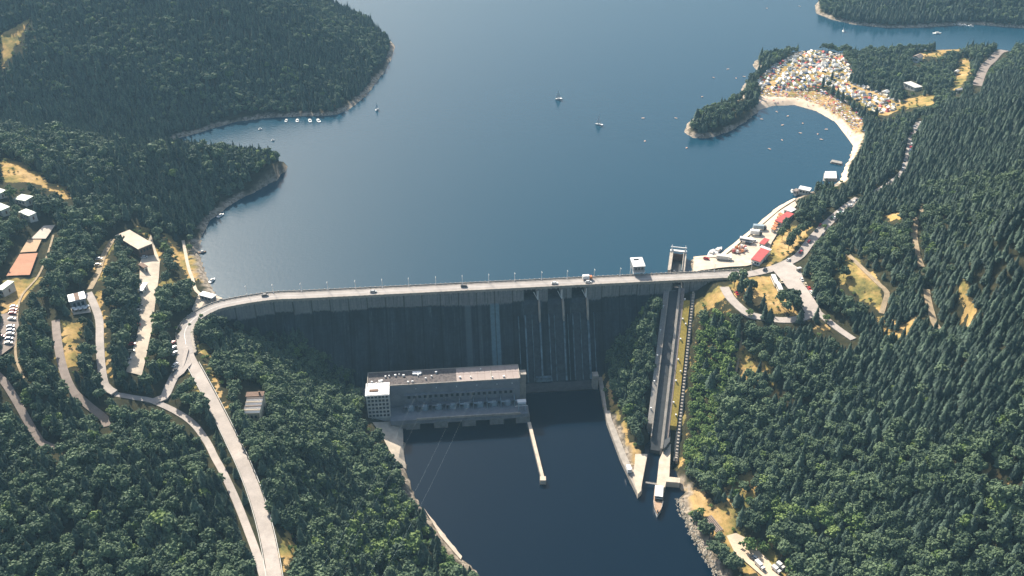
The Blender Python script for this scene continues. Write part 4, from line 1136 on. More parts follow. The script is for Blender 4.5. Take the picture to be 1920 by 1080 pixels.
for px, py, col, lab in [(1434, 507, 'dark', 'dark car on the road just right of the dam'), (1478, 489, 'white', 'white car at the shaded road fork right of the dam'), (1501, 474, 'red', 'red car, lowest on the climbing road'), (1517, 454, 'red', 'red car halfway up the climbing road'), (1530, 434, 'dark', 'dark car on the left of the climbing road'), (1538, 424, 'red', 'red car near the top of the open climbing road'), (1543, 442, 'dark', 'dark car at the right side road of the climbing road'), (1539, 416, 'dark', 'dark car, highest on the open climbing road')]:
    car(px, py, RD, col, lab, 'cars on the road right of the dam')
rc = random.Random(3)
cols = ['white', 'white', 'silver', 'red', 'dark', 'blue', 'cream', 'white', 'green']
for k in range(13):
    f = k / 12; px = 1560 + 62 * f; py = 411 - 42 * f + rc.uniform(-3, 3); c_ = rc.choice(cols)
    car(px, py, RD + R(rc.uniform(-5, 5)), c_, f'{CW[c_]} car parked along the shaded forest road', f'{CW[c_]} cars along the shaded forest road')
for k in range(14):
    pts = [(1696, 318), (1703, 288), (1707, 262), (1722, 232)]; f = k / 13 * 3; i = min(int(f), 2); f -= i
    px = pts[i][0] + (pts[i + 1][0] - pts[i][0]) * f + rc.choice((-4, 3)); py = pts[i][1] + (pts[i + 1][1] - pts[i][1]) * f; c_ = rc.choice(cols)
    car(px, py, R(75), c_, f'{CW[c_]} car parked on the road above the bathing bay', f'{CW[c_]} cars on the road above the bathing bay')
for px, py, col, lab in [(1503, 526, 'white', 'white car, first in the row along the right of the parking loop'), (1510, 535, 'cream', 'cream car, second in the row along the right of the parking loop'), (1517, 543, 'red', 'red car in the row along the right of the parking loop'), (1521, 550, 'white', 'white car just below the red one beside the parking loop'), (1526, 557, 'silver', 'silver car, last in the row right of the parking loop'), (1488, 561, 'white', 'white car inside the parking loop beside the round trees'), (1496, 570, 'white', 'white car at the lower end inside the parking loop'), (1465, 530, 'cream', 'cream van like car beside the two white coaches'), (1381, 552, 'red', 'red car on the lower access road near the dam')]:
    car(px, py, heading((1503, 526), (1526, 557), 5), col, lab, 'cars round the parking loop')
for px, py, col, lab in [(27, 577, 'white', 'white car, topmost in the row at the far left car park'), (26, 583, 'red', 'red car, second in the row at the far left car park'), (24, 589, 'red', 'red car, third in the row at the far left car park'), (23, 600, 'white', 'white car alone in the row gap at the far left car park'), (21, 614, 'white', 'white car above the blue one at the far left car park'), (21, 621, 'blue', 'upper blue car at the far left car park'), (20, 628, 'white', 'white car between the two blue ones at the far left car park'), (18, 637, 'blue', 'lower blue car at the far left car park'), (17, 645, 'white', 'white car, last in the row at the far left car park'), (3, 633, 'red', 'red car standing alone at the left edge car park')]:
    car(px, py, R(8), col, lab, 'cars in the far left car park')
for px, py, col, lab in [(271, 484, 'white', 'white car below the depot wall'), (262, 574, 'silver', 'silver car, uppermost on the left edge of the gravel yard'), (260, 584, 'white', 'white car under the trees at the gravel yard'), (258, 596, 'dark', 'dark car under the trees at the gravel yard'), (257, 611, 'red', 'upper red car on the gravel yard'), (252, 634, 'dark', 'dark car above the red one on the gravel yard'), (248, 647, 'red', 'lower red car on the gravel yard'), (246, 660, 'cream', 'cream car below the red one on the gravel yard'), (240, 674, 'white', 'white car near the lower end of the gravel yard'), (237, 684, 'silver', 'silver car at the lower end of the gravel yard'), (186, 487, 'white', 'white car on the small clearing left of the gravel yard'), (184, 498, 'cream', 'cream car on the small clearing left of the gravel yard')]:
    car(px, py, R(15), col, lab, 'cars on the gravel yard')
for px, py, col, lab in [(324, 645, 'red', 'red car at the left rim of the junction'), (326, 654, 'white', 'white car at the left rim of the junction'), (328, 664, 'silver', 'silver car below the junction'), (329, 686, 'white', 'white car on the left of the short forking road'), (326, 697, 'dark', 'dark car low on the short forking road'), (453, 810 - 0, 'dark', 'dark car on the main left bank road')]:
    car(px, py, R(70), col, lab, 'cars near the left junction') if px < 400 else None
for px, py, col, lab in [(1402, 458, 'dark', 'dark car behind the white coach on the quayside'), (1414, 453, 'white', 'white car beside the trucks on the quayside'), (1324, 486, 'red', 'red car alone on the sandy quayside')]:
    car(px, py, R(-25), col, lab, 'cars on the quayside', 3.6)
for px, py, col, lab in [(1412, 1050, 'dark', 'dark car beside the lorry on the lower right bank'), (1416, 1048, 'silver', 'silver car beside the lorry on the lower right bank')]:
    car(px, py, R(-50), col, lab, 'cars on the lower right bank')

def lorry(name, label, cat, px, py, ang, L, W, hh, boxmat, cabmat, z=None, group=None):
    g = G(px, py, H0) if z is None else P(px, py, z)
    t = thing(name, label, cat, (g[0], g[1], g[2] + .15), ang, group)
    mb = MB(); mb.taper(-L / 2, L / 2 - (1.9 if cabmat else 0), -W / 2, W / 2, .75, hh, .06, .06); mb.build('body', M[boxmat], t)
    if cabmat:
        mb = MB(); mb.taper(L / 2 - 1.7, L / 2, -W / 2 + .05, W / 2 - .05, .6, hh * .8, .12, .1); mb.build('cab', M[cabmat], t)
        mb = MB(); mb.box(L / 2 - .1, L / 2 + .03, -W / 2 + .2, W / 2 - .2, hh * .48, hh * .72); mb.build('windscreen', M['glass'], t)
    else:
        mb = MB(); mb.box(-L / 2 + .3, L / 2 - .2, -W / 2 - .02, W / 2 + .02, hh * .55, hh * .8); mb.build('window_band', M['glass'], t)
    for x in (-L / 2 + 1.3, L / 2 - 1.2):
        for y in (-W / 2 + .1, W / 2 - .1):
            mb = MB(); mb.tube((x, y - .15, .48), (x, y + .15, .48), .48, n=10); mb.build('wheel', M['rubber'], t)
    return t
lorry('van', 'boxy white and orange van at the upstream side of the crest', 'van', 1101, 524, DA, 6.2, 2.4, 3.0, 'white', 'car_orange', 4.05)
LA = heading((1451, 525), (1460, 545), 5)
lorry('coach', 'upper of the two white coaches in the parking loop', 'coach', 1452, 531, LA, 11, 2.6, 3.2, 'white', None)
lorry('coach', 'lower of the two white coaches in the parking loop', 'coach', 1460, 544, LA, 9, 2.6, 3.2, 'white', None)
lorry('truck', 'long pale truck with grey cover nearest to the dam on the quayside', 'truck', 1357, 487, R(-14), 10, 3.2, 3.2, 'offwhite', 'offwhite', 3.5)
lorry('coach', 'white coach standing on the middle of the quayside', 'coach', 1399, 454, R(-20), 9, 2.8, 3.1, 'white', None, 3.5)
lorry('truck', 'grey truck at the far end of the parked lorries on the quayside', 'truck', 1424, 430, R(-8), 9, 2.8, 3.3, 'steel', 'dark', 3.5)
lorry('truck', 'white truck between the coach and the grey truck', 'truck', 1417, 440, R(-8), 8, 2.8, 3.3, 'white', 'dark', 3.5)
lorry('truck', 'white lorry parked on the sandy lower right bank', 'truck', 1424, 1063, R(-62), 6, 2.2, 2.5, 'white', 'white')
lorry('trailer', 'left one of two white trailers at the bottom right bank', 'trailer', 1455, 1071, R(-55), 5, 2.1, 2.3, 'white', 'white')
lorry('trailer', 'right one of two white trailers at the bottom right bank', 'trailer', 1463, 1064, R(-55), 4.5, 2.1, 2.3, 'white', 'offwhite')
# fairground ride: round platform with coloured cars
g = P(1386, 470, 3.5)
fr = thing('fairground_ride', 'brownish fairground ride with coloured booths on the quayside', 'ride', g, R(30))
mb = MB(); mb.prism([(6.2 * math.cos(k * .524), 3.6 * math.sin(k * .524)) for k in range(12)], 0, .7); mb.build('platform', M['brown'], fr)
for k in range(8):
    a = k * .785; x, y = 5.0 * math.cos(a), 2.8 * math.sin(a)
    mb = MB(); mb.taper(x - .8, x + .8, y - .7, y + .7, .7, 2.4, .2, .2); mb.build('booth', M[('red_roof', 'white', 'orange', 'white')[k % 4]], fr)
mb = MB(); mb.tube((0, 0, .7), (0, 0, 4.0), .5, .3); mb.build('centre_post', M['orange'], fr)
for k in range(6):
    px, py = 1450 + k * 2.6, 434 - k * 5.4
    g = P(px, py, 3.6)
    t = thing('booth', 'small orange market booth in the row before the far red roof', 'booth', g, R(48), 'orange market booths in a row')
    mb = MB(); mb.box(-1.3, 1.3, -1, 1, 0, 2.2); mb.build('body', M['offwhite'], t)
    mb = MB(); mb.prism([(-1.6, -1.3), (1.6, -1.3), (1.6, 1.3), (-1.6, 1.3)], 2.2, [2.3, 2.3, 2.8, 2.8]); mb.build('awning', M['orange'], t)
# terrace tables
for k in range(7):
    px, py = 139 + k * 4.4, 583.5 - k * .7 + (k % 2) * 3
    g = G(px, py, H0)
    t = thing('parasol_table', 'white parasol table on the terrace of the restaurant', 'table', (g[0], g[1], g[2] + .1), k, 'parasol tables on the restaurant terrace')
    mb = MB(); mb.tube((0, 0, 0), (0, 0, 2.4), .05); mb.tube((0, 0, .7), (0, 0, .76), .7, n=10); mb.build('table', M['brown'], t)
    mb = MB(); mb.tube((0, 0, 2.1), (0, 0, 2.65), 1.25, .08, 8); mb.build('parasol', M['white'], t)

# steel guard rails along the outer side of the main left bank road
for nm, lab, off in (('guard_rail', 'long pale guard rail along the river side of the left bank road', 3.35), ('guard_rail', 'long pale guard rail along the hill side of the left bank road', -3.35)):
    line = next(p_[3] for p_ in patches if p_[1].startswith('pale asphalt road running down'))[8:]
    line = [(p_[0], p_[1], p_[2]) for p_ in line]
    b0 = line[0]; rel = [(p_[0] - b0[0], p_[1] - b0[1], p_[2] - b0[2]) for p_ in line]
    t = thing(nm, lab, 'guard rail', b0)
    mb = MB(); mb.add(*sweep(rel, [(off - .12, .5), (off - .12, .95), (off + .12, .95), (off + .12, .5)])); mb.build('rail', M['offwhite'], t)
    mb = MB()
    for i in range(1, len(rel) - 1, 1):
        a, b = rel[i - 1], rel[i + 1]; dx, dy = b[0] - a[0], b[1] - a[1]; L = math.hypot(dx, dy); x, y = rel[i][0] + dy / L * off, rel[i][1] - dx / L * off
        mb.box(x - .08, x + .08, y - .08, y + .08, rel[i][2] - .5, rel[i][2] + .9)
    mb.build('post', M['steel'], t)

# ------------------------------------------------------------------ boats
def hull_mesh(mb, L, W, h, z0=0.0, flat=.35):
    pts = [(-L / 2, -W * .4), (-L * .1, -W / 2), (L * .22, -W * .42), (L / 2, 0), (L * .22, W * .42), (-L * .1, W / 2), (-L / 2, W * .4)]
    n = len(pts)
    v = [(x * .93, y * .7, z0 - .3) for x, y in pts] + [(x, y, z0 + h + (.25 * h if x > L * .2 else 0)) for x, y in pts]
    mb.add(v, [tuple(range(n))[::-1], tuple(range(n, 2 * n))] + [(i, (i + 1) % n, n + (i + 1) % n, n + i) for i in range(n)])
def sailboat(px, py, ang, s, label):
    x, y, z = P(px, py, 0)
    t = thing('sailboat', label, 'sailboat', (x, y, 0), ang)
    mb = MB(); hull_mesh(mb, 6 * s, 2.0 * s, .6); mb.build('hull', M['white'], t)
    mb = MB(); mb.taper(-1.2 * s, 1.2 * s, -.5 * s, .5 * s, .6, 1.1, .2, .15); mb.build('cabin', M['offwhite'], t)
    mb = MB(); mb.tube((.4 * s, 0, .6), (.4 * s, 0, 8.2 * s), .07); mb.build('mast', M['steel'], t)
    mb = MB(); b = [(.3 * s, 0, 1.3), (-2.6 * s, .5 * s, 1.3), (.3 * s, 0, 8.0 * s), (-1.2 * s, .45 * s, 3.6 * s)]
    mb.add(b + [(p[0], p[1] + .04, p[2]) for p in b], [(0, 1, 3), (0, 3, 2), (6, 7, 4), (7, 5, 4)]); mb.build('mainsail', M['white'], t)
    mb = MB(); b = [(.6 * s, 0, 1.2), (2.8 * s, -.1, .9), (.5 * s, 0, 6.4 * s)]; mb.add(b + [(p[0], p[1] + .04, p[2]) for p in b], [(0, 1, 2), (5, 4, 3)]); mb.build('foresail', M['white'], t)
sailboat(707, 206, R(70), .9, 'sailboat nearest to the far left hill')
sailboat(1047, 186, R(200), 1.15, 'larger sailboat with spread sails in the upper middle of the lake')
sailboat(1123, 234, R(160), 1.15, 'sailboat with curved sail in the middle of the lake, nearest to the dam')
sailboat(1581, 59, R(80), 1.2, 'sailboat under the far right headland')
mb0 = None
def motorboat(px, py, ang, s, label, mat='white', group=None, name='motorboat'):
    x, y, z = P(px, py, 0)
    t = thing(name, label, 'boat', (x, y, 0), ang, group)
    mb = MB(); hull_mesh(mb, 5.5 * s, 2.1 * s, .7); mb.build('hull', M[mat], t)
    mb = MB(); mb.taper(-1.2 * s, 1.0 * s, -.7 * s, .7 * s, .7, 1.7, .2, .12); mb.build('cabin', M['offwhite'], t)
    return t
for k, px in enumerate((537, 557.5, 581, 597)):
    motorboat(px, 227, R(95 + k * 7), 1.15 + .1 * k, ('leftmost', 'second from left', 'second from right', 'rightmost')[k] + ' of the four white boats moored off the far left hill', group='four boats moored off the far left hill')
motorboat(488, 243, R(20), .6, 'tiny boat left of the four moored boats')
motorboat(512, 264, R(0), .5, 'tiny boat off the tip of the left ridge')
motorboat(414, 405, R(60), 1.2, 'white boat close to the left shore below the ridge')
motorboat(398, 527, R(70), 1.1, 'white boat moored at the left end of the dam')
motorboat(380, 474, R(20), .9, 'dinghy among the stones of the left shore', 'brown')
for k, (px, py) in enumerate(((1788, 46), (1799, 47.5), (1808, 48), (1820, 49.5))): motorboat(px, py, R(-70 + 10 * k), 1.2, ('leftmost', 'second from left', 'second from right', 'rightmost')[k] + ' of the four boats moored at the far right shore', group='boats at the far right shore')
motorboat(1757, 63, R(5), 1.8, 'larger white boat in the middle of the far right inlet')
motorboat(1334, 475, R(65), 1.9, 'left one of the two white boats moored off the quayside')
motorboat(1346, 470, R(50), 1.9, 'right one of the two white boats moored off the quayside')
motorboat(1485, 359, R(80), 1.0, 'white boat moored beside the pinkish kiosk')
small = [(1206, 222), (1209, 265), (1267, 222), (1316, 182), (1338, 146), (1365, 130), (1380, 147), (1395, 144), (1287, 278), (1443, 280), (1467, 235), (1466, 263), (1500, 250), (1533, 252), (1428, 224), (1477, 218), (1456, 210), (1549, 243), (1505, 232), (1540, 262), (1438, 16), (1499, 12), (1316, 212)]
sb = None
for k, (px, py) in enumerate(small):
    x, y, z = P(px, py, 0)
    if sb is None:
        sb = empty('rowing_boat', (0, 0, 0))
        mb = MB(); hull_mesh(mb, 2.9, 1.2, .4); mb.build('hull', M['offwhite'], sb)
        mb = MB(); mb.box(-.9, -.6, -.6, .6, .45, .56); mb.box(.3, .6, -.6, .6, .45, .56); mb.build('thwart', M['orange'], sb); o = sb
    else: o = copy_tree(sb)
    o.location = (x, y, 0); o.rotation_euler = (0, 0, k * 1.3)
    tag(o, 'small pale rowing boat out on the lake near the bathing bay', 'boat', 'small rowing boats near the bathing bay')
# floating bathing platforms
for label, quad, h, mt in [('larger white floating platform in the corner of the bay', [(1545, 334), (1547, 321), (1568, 321), (1569, 334)], 2.4, 'white'), ('narrow grey floating platform behind the white one', [(1558, 303), (1560, 299), (1579, 303), (1578, 307)], 1.4, 'boards')]:
    z0 = 0.0; q = [P(x, y, h) for x, y in quad]; c = P(sum(p[0] for p in quad) / 4, sum(p[1] for p in quad) / 4, h)
    t = thing('floating_platform', label, 'platform', (c[0], c[1], 0)); qq = [(p[0] - c[0], p[1] - c[1]) for p in q]
    mb = MB(); mb.prism([(p[0] * 1.12, p[1] * 1.12) for p in qq], -.4, .5); mb.build('pontoon', M['boards'], t)
    mb = MB(); mb.prism([(p[0] * .9, p[1] * .9) for p in qq], .5, h - .3); mb.build('cabin', M['grey'], t)
    mb = MB(); mb.prism(qq, h - .3, h); mb.build('roof', M[mt], t)
px_thing('jetty', 'small brown jetty beside the two white boats', 'jetty', M['boards'], [(1338, 477), (1341, 474), (1355, 478), (1353, 480)], 0.7, -2)
# excursion ship below the boat lift
c = P(1234, 940, ZR + 1)
sa = heading((1237, 912), (1233, 972), ZR + 1)
ship = thing('excursion_ship', 'excursion ship with pointed tan bow and white cabin moored below the boat lift', 'ship', (c[0], c[1], ZR), sa)
mb = MB(); pts = [(-11, -2.2), (-9, -2.6), (2, -2.7), (7, -2.0), (11.5, 0), (7, 2.0), (2, 2.7), (-9, 2.6), (-11, 2.2)]; nn = len(pts)
mb.add([(x * .95, y * .75, -.5) for x, y in pts] + [(x, y, 2.0 + (.5 if x > 5 else 0)) for x, y in pts], [tuple(range(nn))[::-1]] + [(i, (i + 1) % nn, nn + (i + 1) % nn, nn + i) for i in range(nn)]); mb.build('hull', M['white'], ship)
mb = MB(); mb.add([(x * .95, y * .9, 1.85 + (.5 if x > 5 else 0)) for x, y in pts], [tuple(range(nn))]); mb.build('deck', M['tan_deck'], ship)
mb = MB(); mb.box(-8.5, -.8, -1.9, 1.9, 1.9, 4.0); mb.build('cabin', M['offwhite'], ship)
mb = MB(); mb.box(-8.8, -.5, -2.2, 2.2, 4.0, 4.25); mb.build('cabin_roof', M['white'], ship)
mb = MB(); mb.box(-.5, .9, -1.9, 1.9, 1.9, 3.6); mb.build('wheelhouse', M['glass'], ship)
mb = MB(); mb.box(8.6, 9.4, -.4, .4, 2.3, 3.1); mb.tube((9.8, 0, 2.3), (9.8, 0, 4.2), .08); mb.build('bow_winch', M['dark'], ship)
mb = MB()
for x, y in [(1.5, -2.5), (4, -2.2), (6.5, -1.8), (1.5, 2.5), (4, 2.2), (6.5, 1.8)]: mb.tube((x, y, 2), (x, y, 3), .05)
mb.tube((1.5, -2.5, 3), (6.5, -1.8, 3), .05); mb.tube((1.5, 2.5, 3), (6.5, 1.8, 3), .05); mb.build('railing', M['white'], ship)
# stack of long pinkish beams and riprap on the lower right bank
g0 = G(1338, 983, H)
st = thing('beam_stack', 'stack of long pinkish concrete beams on the dry grass bank', 'beam stack', g0, heading((1327, 968), (1350, 996), g0[2]))
for k in range(5):
    mb = MB(); mb.box(-5.5, 5.5, -2.2 + k * .95, -1.65 + k * .95, 0, .7); mb.build('beam', M['pink_walk'], st)
mb = MB()
rr = random.Random(9)
line = catmull([np.array(P(x, y, ZR + .6)) for x, y in [(1270, 934), (1272, 950), (1283, 975), (1302, 1010), (1330, 1058), (1346, 1084)]], 1.0)
for p in line:
    for k in range(5):
        x, y = p[0] + rr.uniform(-1, 3.0), p[1] + rr.uniform(-1.5, 1.5); z = max(float(H(x, y)), ZR) + .1; s = rr.uniform(.35, .95)
        vs = [Vector((rr.uniform(.6, 1) * s * a, rr.uniform(.6, 1) * s * b, rr.uniform(.6, 1) * s * c_)) + Vector((x, y, z)) for a, b, c_ in ((1, 0, 0), (-1, 0, 0), (0, 1, 0), (0, -1, 0), (0, 0, 1), (0, 0, -1))]
        mb.add(vs, [(0, 2, 4), (2, 1, 4), (1, 3, 4), (3, 0, 4), (2, 0, 5), (1, 2, 5), (3, 1, 5), (0, 3, 5)])
tag(mb.build('boulders', M['riprap']), 'pale boulders heaped along the lower right river bank', 'boulders', kind='stuff')
# power lines from the station to the lower left
for k, (a, b) in enumerate([((782, 735), (560, 1130)), ((806, 733), (585, 1140)), ((868, 731), (640, 1165)), ((890, 730), (665, 1170))]):
    A = Vector(P(*a, -32)); B = Vector(P(*b, 12)); mb = MB(); prev = A
    for i in range(1, 17):
        f = i / 16; q = A.lerp(B, f) - Vector((0, 0, 6 * 4 * f * (1 - f))); mb.tube(prev, q, .014, n=4); prev = q
    tag(mb.build('power_line', M['steel'], None, origin=tuple(A)), ('leftmost', 'second from left', 'second from right', 'rightmost')[k] + ' thin power line hanging from the power station to the lower left', 'power line', 'power lines over the lower left forest')

# ------------------------------------------------------------------ campsite and beach
TCOL = [('white', (0.80, 0.78, 0.74)), ('white', (0.80, 0.78, 0.74)), ('white', (0.78, 0.76, 0.70)), ('white', (0.80, 0.78, 0.74)), ('red', (0.62, 0.12, 0.10)), ('cream', (0.74, 0.64, 0.50)), ('white', (0.80, 0.79, 0.76)), ('grey green', (0.22, 0.26, 0.24))]
tents = []
def tent_mesh(k, col):
    m, nt, b = mat_new('tent_cloth'); b.inputs["Base Color"].default_value = (*col, 1); b.inputs["Roughness"].default_value = .8
    mb = MB(); L, W, h = ((2.4, 1.7, 2.0), (1.9, 1.5, 1.7), (2.9, 1.5, 2.3))[k % 3]
    if k % 3 == 2:   # frame tent or caravan with upright walls
        mb.taper(-L, L, -W, W, 0, 1.7, .1, .1); mb.add([(-L + .1, -W + .1, 1.7), (L - .1, -W + .1, 1.7), (L - .1, W - .1, 1.7), (-L + .1, W - .1, 1.7), (-L * .8, 0, h + .2), (L * .8, 0, h + .2)], [(0, 1, 5, 4), (2, 3, 4, 5), (0, 4, 3), (1, 2, 5)])
    else: mb.add([(-L, -W, 0), (L, -W, 0), (L, W, 0), (-L, W, 0), (-L * .75, 0, h), (L * .75, 0, h * .95)], [(0, 1, 5, 4), (2, 3, 4, 5), (0, 4, 3), (1, 2, 5)])
    me = bpy.data.meshes.new('tent'); me.from_pydata(mb.v, [], mb.f); me.materials.append(m); me.update()
    return me
TM = [tent_mesh(k, c[1]) for k, c in enumerate(TCOL)]
wc = [P(x, y, 4.5)[:2] for x, y in CAMP]
x0, x1 = min(p[0] for p in wc), max(p[0] for p in wc); y0, y1 = min(p[1] for p in wc), max(p[1] for p in wc)
pos = []
rt = random.Random(21)
lanes = [P(1440, 168, 4.5), P(1478, 120, 4.5)], [P(1500, 140, 4.5), P(1600, 138, 4.5)], [P(1535, 135, 4.5), P(1690, 205, 4.5)]
tries = 0
TREEROW = [(1542, 163), (1551, 170), (1560, 177), (1569, 184), (1578, 191), (1588, 198), (1598, 206), (1608, 213), (1619, 219), (1630, 226), (1641, 220)]
while tries < 26000 and len(pos) < 720:
    tries += 1
    x, y = rt.uniform(x0, x1), rt.uniform(y0, y1)
    if not bool(inpoly(np.array([x]), np.array([y]), wc)[0]): continue
    if any(float(dseg(np.array([x]), np.array([y]), ln)[0]) < 2.6 for ln in lanes): continue
    if any((x - p[0]) ** 2 + (y - p[1]) ** 2 < 3.9 ** 2 for p in pos): continue
    pos.append((x, y))
print('camp places', len(pos))
rest = MB(); nt_ = nc_ = 0
rest_mats = [M['white'], M['car_cream'], M['car_red'], M['steel']]
for i, (x, y) in enumerate(sorted(pos, key=lambda p: p[1])):
    z = float(H(x, y)); ang = rt.choice((.1, .25, 1.7, 1.85)) + rt.uniform(-.2, .2)
    if i % 5 in (0, 3) and nc_ < 195:
        nc_ += 1; c_ = rt.choice(['white', 'white', 'white', 'red', 'silver', 'white', 'dark', 'dark', 'blue'])
        if c_ not in protocar: protocar[c_] = car_proto(c_)
        src = protocar[c_]
        o = src.copy(); COL.objects.link(o)
        for ch in KIDS[src.name][:2]:
            cc = ch.copy(); COL.objects.link(cc); cc.parent = o
        o.location = (x, y, z + .05); o.rotation_euler = (0, 0, ang)
        tag(o, f'{CW[c_]} car parked among the tents of the campsite', 'car', f'{CW[c_]} cars among the tents'); 
    elif nt_ < 292:
        nt_ += 1; k = rt.randrange(len(TCOL)); o = bpy.data.objects.new('tent', TM[k]); COL.objects.link(o)
        o.location = (x, y, z - .05); o.rotation_euler = (0, 0, ang); s = rt.uniform(.72, 1.0); o.scale = (s, s, s)
        kind = ('ridge tent', 'small ridge tent', 'frame tent')[k % 3]
        tag(o, f'{TCOL[k][0]} {kind} pitched in the crowded campsite', 'tent', f'{TCOL[k][0]} {kind}s in the campsite')
    else:
        rest.cur = rt.choice((0, 0, 0, 1, 2, 3)); ca, sa_ = math.cos(ang), math.sin(ang)
        f = lambda a, b: (x + a * ca - b * sa_, y + a * sa_ + b * ca)
        v = [(*f(-2.1, -1.5), z), (*f(2.1, -1.5), z), (*f(2.1, 1.5), z), (*f(-2.1, 1.5), z), (*f(-1.6, 0), z + 1.9), (*f(1.6, 0), z + 1.9)]
        rest.add(v, [(0, 1, 5, 4), (2, 3, 4, 5), (0, 4, 3), (1, 2, 5)])
if rest.v: tag(rest.build('tents', rest_mats), 'further small tents filling the far end of the campsite', 'tents', kind='stuff')
# sunbathers, towels and parasols on the grass above the beach
wb = [P(x, y, 2.0)[:2] for x, y in BEACH]
x0, x1 = min(p[0] for p in wb), max(p[0] for p in wb); y0, y1 = min(p[1] for p in wb), max(p[1] for p in wb)
SK = simple('sunlit_skin', (0.50, 0.28, 0.18), .6, .15, 1)
crowd = MB(); kk = 0
while kk < 760:
    x, y = rt.uniform(x0, x1), rt.uniform(y0, y1)
    if not bool(inpoly(np.array([x]), np.array([y]), wb)[0]): continue
    z = float(H(x, y))
    if z < .2: continue
    qx, qy, _d = proj(x, y, z)
    if bool(inpoly(np.array([qx]), np.array([qy]), SANDM)[0]) and rt.random() < .93: kk += 0.35; continue
    kk += 1; a = rt.uniform(0, 3.1); ca, sa_ = math.cos(a), math.sin(a)
    def lp(u, v, w): return (x + u * ca - v * sa_, y + u * sa_ + v * ca, z + w)
    crowd.cur = rt.choice((0, 0, 1, 2, 3))
    crowd.add([lp(-1, -.45, .04), lp(1, -.45, .04), lp(1, .45, .04), lp(-1, .45, .04)], [(0, 1, 2, 3)])
    crowd.cur = 4
    if rt.random() < .6: # lying figure: legs taper from hips, chest, neck, head
        prof = [(-.85, .07, .08), (-.45, .10, .12), (-.05, .17, .18), (.3, .16, .2), (.5, .2, .2), (.6, .06, .12), (.68, .1, .16), (.82, .09, .16)]
        ring = []
        for u, w, hgt_ in prof: ring += [lp(u, -w, .05), lp(u, 0, .05 + hgt_), lp(u, w, .05)]
        crowd.add(ring, [(3 * i, 3 * i + 3, 3 * i + 4, 3 * i + 1) for i in range(7)] + [(3 * i + 1, 3 * i + 4, 3 * i + 5, 3 * i + 2) for i in range(7)])
    else:                # standing figure
        prof = [(.0, .10), (.45, .12), (.85, .17), (1.15, .15), (1.4, .22), (1.48, .07), (1.55, .1), (1.72, .08)]
        ring = []
        for hz_, w in prof: ring += [lp(0, -w, hz_), lp(w * .7, 0, hz_), lp(0, w, hz_), lp(-w * .7, 0, hz_)]
        crowd.add(ring, [(4 * i + j, 4 * i + (j + 1) % 4, 4 * i + 4 + (j + 1) % 4, 4 * i + 4 + j) for i in range(7) for j in range(4)])
    if rt.random() < .12:
        crowd.cur = rt.choice((0, 2, 3)); b = len(crowd.v)
        crowd.add([lp(1.2, 0, 2.3)] + [lp(1.2 + 1.1 * math.cos(j * .785), 1.1 * math.sin(j * .785), 1.8) for j in range(8)], [(0, 1 + j, 1 + (j + 1) % 8) for j in range(8)])
tag(crowd.build('beach_crowd', [M['white'], M['car_cream'], M['car_red'], M['car_blue'], SK]), 'crowd of bathers on towels over the sandy meadow above the beach', 'crowd', kind='stuff')

# ------------------------------------------------------------------ trees that stand alone
SINGLE_TREES = []
for i, (px, py) in enumerate(TREEROW): SINGLE_TREES.append((px, py, (1, 4, 2, 0)[i % 4], .95, 'dark tree in the row between the beach and the tents'))
for i, (px, py) in enumerate([(1594, 153), (1600, 158), (1607, 156), (1612, 161), (1604, 150)]): SINGLE_TREES.append((px, py, i % 3, .95, 'dark conifer in the clump right of the tents'))
SINGLE_TREES.append((1559, 150, 0, .8, 'lone conifer standing among the tents'))
for px, py, v, s in [(1376, 541, 3, 1.2), (1388, 547, 0, 1.25), (1398, 554, 4, 1.2), (1402, 567, 0, 1.3), (1411, 553, 3, 1.0), (1392, 535, 4, 1.1), (1429, 580, 1, .9), (1432, 601, 1, 1.0), (1442, 605, 2, 1.0), (1466, 576, 3, 1.2), (1478, 582, 4, 1.25), (1488, 586, 3, 1.2), (1484, 570, 5, 1.2), (1474, 592, 4, 1.0), (1499, 606, 2, .95), (1529, 603, 1, .9), (1548, 602, 7, 1.3), (1405, 592, 7, 1.3)]:
    SINGLE_TREES.append((px, py, v, s, 'dark tree on the green inside the access road loop'))
SINGLE_TREES.append((1581, 521, 5, .95, 'lone round tree in the dry meadow on the right'))
for px, py, v, s in [(1306, 985, 3, 1.0), (1318, 1000, 5, .9), (1330, 1010, 4, 1.0), (1345, 1022, 3, .9), (1338, 1040, 5, 1.0), (1352, 1048, 4, 1.0), (1358, 1062, 3, 1.0), (1372, 1066, 5, 1.0), (1385, 1072, 4, .9), (1312, 965, 7, 1.4), (1300, 972, 7, 1.3), (1402, 1030, 7, 2.2), (1365, 1075, 3, 1.0), (1430, 1032, 7, 1.6)]:
    SINGLE_TREES.append((px, py, v, s, 'tree or bush on the dry lower right bank'))
for px, py, v, s in [(1240, 100, 3, 0)]: pass
for px, py in [(1545, 428), (1500, 445), (1512, 438), (1490, 452), (1505, 430), (1478, 468), (1484, 460), (1520, 420), (1530, 415), (1470, 440), (1474, 432), (1466, 450)]:
    SINGLE_TREES.append((px, py, 7 if px % 2 else 3, 1.0, 'bush on the dry slope between the red roofs and the road'))
